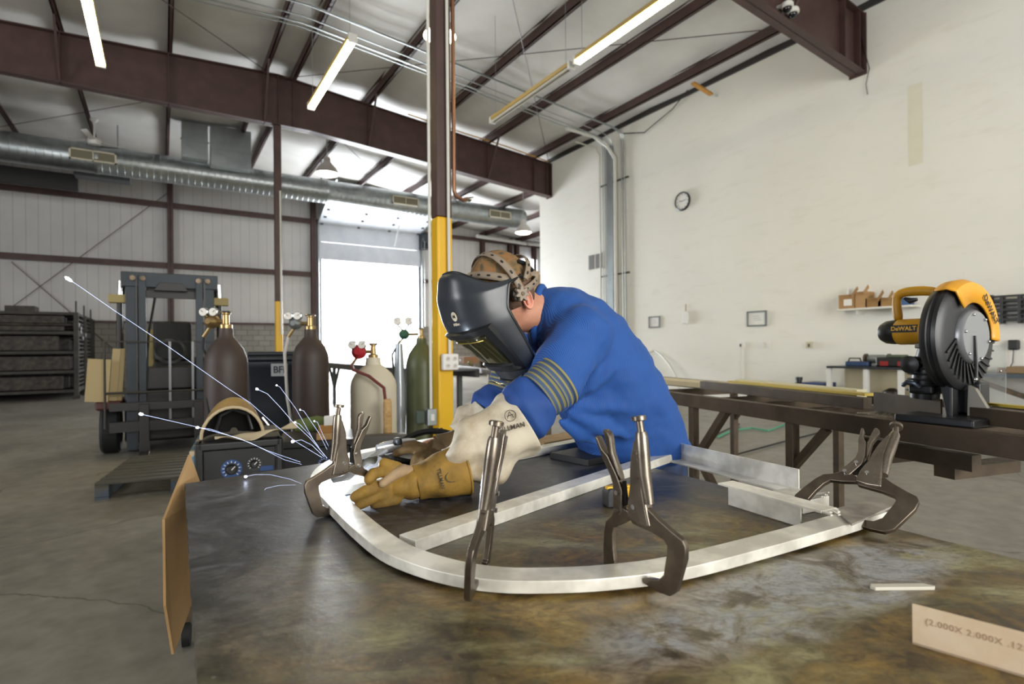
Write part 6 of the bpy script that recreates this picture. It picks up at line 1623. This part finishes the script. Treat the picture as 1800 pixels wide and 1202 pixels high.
# leather glove, near hand
dW = (at(712, 852, 1.37) - at(815, 822, 1.42)).normalized()
cuff = sweep('glove_cuff', [(at(816, 824, 1.42), .066, dW), (at(795, 829, 1.41), .060, dW), (at(770, 836, 1.40), .054, dW), (at(748, 843, 1.39), .046, dW), (at(730, 848, 1.38), .042, dW)], m_gold, .0025, 3)
MB().tube([at(816, 824, 1.42) + (Uv - dW * Uv.dot(dW)).normalized() * math.cos(a) * .067 + dW.cross((Uv - dW * Uv.dot(dW)).normalized()) * math.sin(a) * .067 for a in [2 * PI * i / 36 for i in range(37)]], .003, 8, False).build('cuff_welt', m_gold, cuff, True)
def glove(nm, mt, wrist, palm, fingers, thumb, r=.0145, pr=(.046, .038, .028)):
    mb = MB(); d = (palm - wrist).normalized()
    capsule(mb, [wrist, lerp(wrist, palm, .5)], [.040, .040], 20)
    pf = frame((0, 0, 0), d, z=(Uv - d * Uv.dot(d)).normalized()).to_3x3()
    mb.ball(palm, pr, 22, 14, pf); mb.ball(lerp(wrist, palm, .55), (.04, .038, .034), 20, 12, pf)
    for f_ in fingers:
        P = [at(*q) for q in f_]; capsule(mb, P, [r * 1.08, r, r * .96, r * .88][:len(P)], 16)
        capsule(mb, [palm, P[0]], [.02, r * 1.1], 14)
    P = [at(*q) for q in thumb]; capsule(mb, P, [r * 1.25, r * 1.12, r * .98][:len(P)], 16); capsule(mb, [lerp(wrist, palm, .5), P[0]], [.026, r * 1.3], 14)
    return mb.build(nm, mt, pr_, True, remesh=.0042, smoothit=3, disp=(.004, .03))
glove('leather_glove', m_gold, at(742, 846, 1.385), at(705, 853, 1.365),
      [[(690, 838, 1.35), (672, 828, 1.325), (656, 832, 1.30), (648, 842, 1.29)],
       [(684, 855, 1.34), (660, 856, 1.31), (640, 864, 1.29), (624, 873, 1.285)],
       [(685, 868, 1.34), (662, 872, 1.315), (645, 880, 1.30), (632, 887, 1.295)],
       [(694, 878, 1.345), (675, 883, 1.33), (660, 887, 1.32)]],
      [(712, 832, 1.37), (696, 822, 1.36), (675, 815, 1.34)], .0145)
mb = MB(); capsule(mb, [at(726, 829, 1.375), at(708, 826, 1.355), at(690, 836, 1.335), at(672, 850, 1.305)], [.013, .016, .014, .011], 14)
mb.build('glove_palm_patch', m_palm, pr_, True, remesh=.0045, smoothit=4)
gl = frame(at(790, 829, 1.405) - Fv * .061 + Uv * .010, (dW * -1 + Uv * -.0), z=-Fv)
# maker lettering on cuff and canvas
def cufflabel(text, c, r, ax_, ang, size, up_, parent, nm, rot=0.0):
    ax_ = ax_.normalized(); a_ = (Uv - ax_ * Uv.dot(ax_)).normalized(); b_ = ax_.cross(a_)
    n = a_ * math.cos(ang) + b_ * math.sin(ang)
    if n.dot(Fv) > 0: n = a_ * math.cos(-ang) + b_ * math.sin(-ang)
    m = frame(c + n * r, up_, z=n) @ Matrix.Rotation(rot, 4, 'Z')
    return lettering(nm, text, size, m, pm('stamp_ink', '3a2f24', .7), parent, depth=.0008, bold=.0002), m
_, mm = cufflabel('TILLMAN', at(768, 838, 1.40), .0575, dW, math.radians(82), .0125, -dW, cuff, 'cuff_letters', -PI / 2)
cuff_mark = MB(mm @ Matrix.Translation((0.002, .030, .001))).lathe([(.013, 0), (.0145, 0), (.0145, .0006), (.013, .0006), (.013, 0)], ax=Matrix.Diagonal((1.0, 1.3, 1, 1)), n=30, cap=False).build('cuff_mark', pm('stamp_ink', '3a2f24', .7), cuff, True)
cv_ = [o for o in COL.objects if o.name.startswith('canvas_cuff')][0]
_, mm = cufflabel('TILLMAN', at(900, 765, 1.45), .091, dC, math.radians(65), .017, -dC, cv_, 'canvas_letters', -.35)
mb = MB(mm @ Matrix.Translation((.004, .030, .0))); mb.lathe([(.0135, 0), (.0150, 0), (.0150, .0006), (.0135, .0006), (.0135, 0)], n=30, cap=False); mb.bar((-.009, -.006, 0), (0, .011, 0), .0015, .001); mb.bar((0, .011, 0), (.008, -.007, 0), .0015, .001); mb.bar((-.008, 0, 0), (.008, .002, 0), .0015, .001)
mb.build('canvas_mark', pm('stamp_ink', '3a2f24', .7), cv_, True)
# far arm
dR = (Rw - Re).normalized()
sweep('blue_gauntlet', [(at(888, 690, 1.85), .058, dR), (at(880, 703, 1.85), .072, dR), (at(866, 717, 1.845), .078, dR), (at(852, 730, 1.84), .060, dR)], m_twill, .004, 5)
sweep('canvas_cuff', [(at(860, 724, 1.842), .072, dR), (at(845, 738, 1.84), .070, dR), (at(828, 752, 1.84), .066, dR), (at(812, 765, 1.84), .05, dR)], m_canvas, .010, 6)
dRW = (at(745, 795, 1.76) - at(832, 772, 1.85)).normalized()
sweep('glove_cuff', [(at(834, 775, 1.85), .058, dRW), (at(812, 778, 1.83), .052, dRW), (at(788, 784, 1.80), .045, dRW), (at(768, 790, 1.78), .040, dRW)], m_brn, .0025, 7)
glove('leather_glove', m_brn, at(778, 788, 1.79), at(752, 798, 1.745),
      [[(745, 789, 1.72), (728, 789, 1.70), (708, 791, 1.68), (697, 797, 1.67)],
       [(742, 800, 1.70), (730, 806, 1.67), (728, 819, 1.655), (732, 828, 1.66)],
       [(752, 804, 1.70), (744, 810, 1.66), (742, 824, 1.65), (746, 832, 1.66)],
       [(763, 806, 1.71), (757, 812, 1.67), (757, 826, 1.66)]],
      [(750, 790, 1.75), (728, 782, 1.72), (712, 784, 1.70)], .0145)
# jeans and boots
m_jean = pm('dark_denim', '1c2a44', .8, 0, '25365a', 20, bump=.2, bscale=300)
mb = MB()
capsule(mb, [hipc + Uv * -.0, hipc - Uv * .06], [.165, .17], 24)
for i, hp in enumerate((hipc + cv(-.06, -.05, -.09), hipc + cv(.06, -.05, .09))):
    ft = foot(-.05 + .14 * i, -.10 + .22 * i); capsule(mb, [hp, kn[i], ft + Uv * .06], [.12, .088, .07], 20)
mb.build('jeans', m_jean, pr_, True, remesh=.012, smoothit=5)
for i in range(2):
    ft = foot(-.05 + .14 * i, -.10 + .22 * i); mb = MB()
    capsule(mb, [ft + Uv * .06, ft, ft + cv(-.14, -.01, -.055)], [.055, .056, .05], 16); mb.build('boot', pm('boot_brown', '3a2a1e', .6), pr_, True, remesh=.009, smoothit=3)
tag(None, '', '') if False else None
# the welding gun in the far hand
tg = thing('welding_gun', 'silver welding gun held in the gloved hands over the curved frame', 'welding gun', tuple(at(690, 790, 1.69)))
m_sil = pm('silver_gun', 'd9dce2', .25, .8)
a, d = at(662, 789, 1.66), at(730, 778, 1.74)
MB().tube([a, lerp(a, d, .2), lerp(a, d, .8), d], [.012, .019, .019, .014], 16, flat=.7).build('barrel', m_sil, tg, True)
q = at(699, 778, 1.69); MB(frame(q, Rv, z=Uv)).lathe([(.012, -.006), (.015, 0), (.012, .014), (.006, .016)], n=12).build('trigger_knob', m_black, tg, True)
a, d = at(652, 806, 1.60), at(678, 790, 1.64)
MB().bar(a, d, .030, .012).build('guide_plate', m_sil, tg, True, bevel=.004)
a, d = at(612, 852, 1.50), at(668, 812, 1.60)
MB().tube([a, lerp(a, d, .3), lerp(a, d, .6), d], [.008, .012, .018, .020], 14).build('nozzle', m_sil, tg, True)
mb = MB(); capsule(mb, [at(652, 816, 1.58), at(672, 814, 1.62), at(690, 822, 1.64)], [.022, .026, .02], 14)
mb.build('grip', pm('dark_grip', '2f2c22', .6), tg, True, sub=0)
MB().tube([at(690, 806, 1.66), at(720, 812, 1.70), at(735, 806, 1.72)], .010, 10).build('neck', m_black, tg, True)

# ================================================================== SPARKS
m_spark = em('hot_spark', 'dfe6ff', 9.0); m_trail = em('spark_filament', 'c4d4ff', .9)
def spark(pts, Z0, Z1, r, head, label):
    P = [at(px, py, lerp(Z0, Z1, i / (len(pts) - 1))) for i, (px, py) in enumerate(pts)]
    t_ = thing('welding_spark', label, 'spark', tuple(P[0]))
    n = len(P); rs = [r * .36 * (1 - .5 * i / (n - 1)) for i in range(n)]
    MB().tube(P, rs, 6).build('glowing_trace', m_trail, t_, True)
    if head:
        a = P[0]; d = (P[1] - P[0]).normalized()
        MB().tube([a, a + d * head[0] * .25, a + d * head[0] * .7, a + d * head[0]], [head[1] * .2, head[1] * .62, head[1] * .5, head[1] * .12], 8).build('hot_head', m_spark, t_, True)
    return t_
spark([(115, 487), (138, 502), (200, 545), (300, 612), (400, 682), (440, 708), (478, 742), (520, 776), (566, 804)], 1.9, 1.55, .0014, (.052, .0085), 'longest spark trace, its white head highest over the stock racks')
spark([(245, 727), (262, 731), (345, 750), (420, 770), (470, 792), (528, 812)], 1.8, 1.55, .0014, (.034, .007), 'bright spark before the forklift chassis')
spark([(345, 751), (370, 754), (440, 778), (500, 808), (530, 816)], 1.75, 1.55, .0012, (.018, .006), 'spark with a white head left of the spare helmet')
spark([(450, 683), (470, 692), (492, 715), (515, 742), (545, 770), (575, 805)], 1.7, 1.55, .0012, (.012, .0055), 'spark arcing from the bin down to the frame')
spark([(486, 677), (492, 680), (520, 718), (552, 775), (570, 800)], 1.7, 1.55, .0009, (.008, .0035), 'thin spark between bin and second brown cylinder')
spark([(513, 776), (530, 773), (548, 782), (570, 803)], 1.65, 1.55, .0012, (.014, .0065), 'bright spark just above the second welding machine')
spark([(518, 742), (526, 745), (545, 765), (560, 785)], 1.65, 1.55, .0009, (.008, .0035), 'small curved spark above the second welding machine')
spark([(527, 720), (534, 722), (560, 760), (575, 790)], 1.65, 1.55, .0009, (.008, .003), 'small spark beside the wood blocks')
spark([(552, 740), (558, 742), (568, 765), (578, 785)], 1.62, 1.55, .0008, (.006, .003), 'orange tinted spark against the wood blocks')
spark([(430, 838), (448, 834), (475, 834), (510, 842), (530, 850)], 1.60, 1.50, .0009, (.012, .0055), 'spark low over the far table corner')
spark([(460, 866), (468, 858), (490, 853), (520, 852)], 1.50, 1.45, .0008, (.008, .0035), 'small spark above the table surface, nearest the clamp')
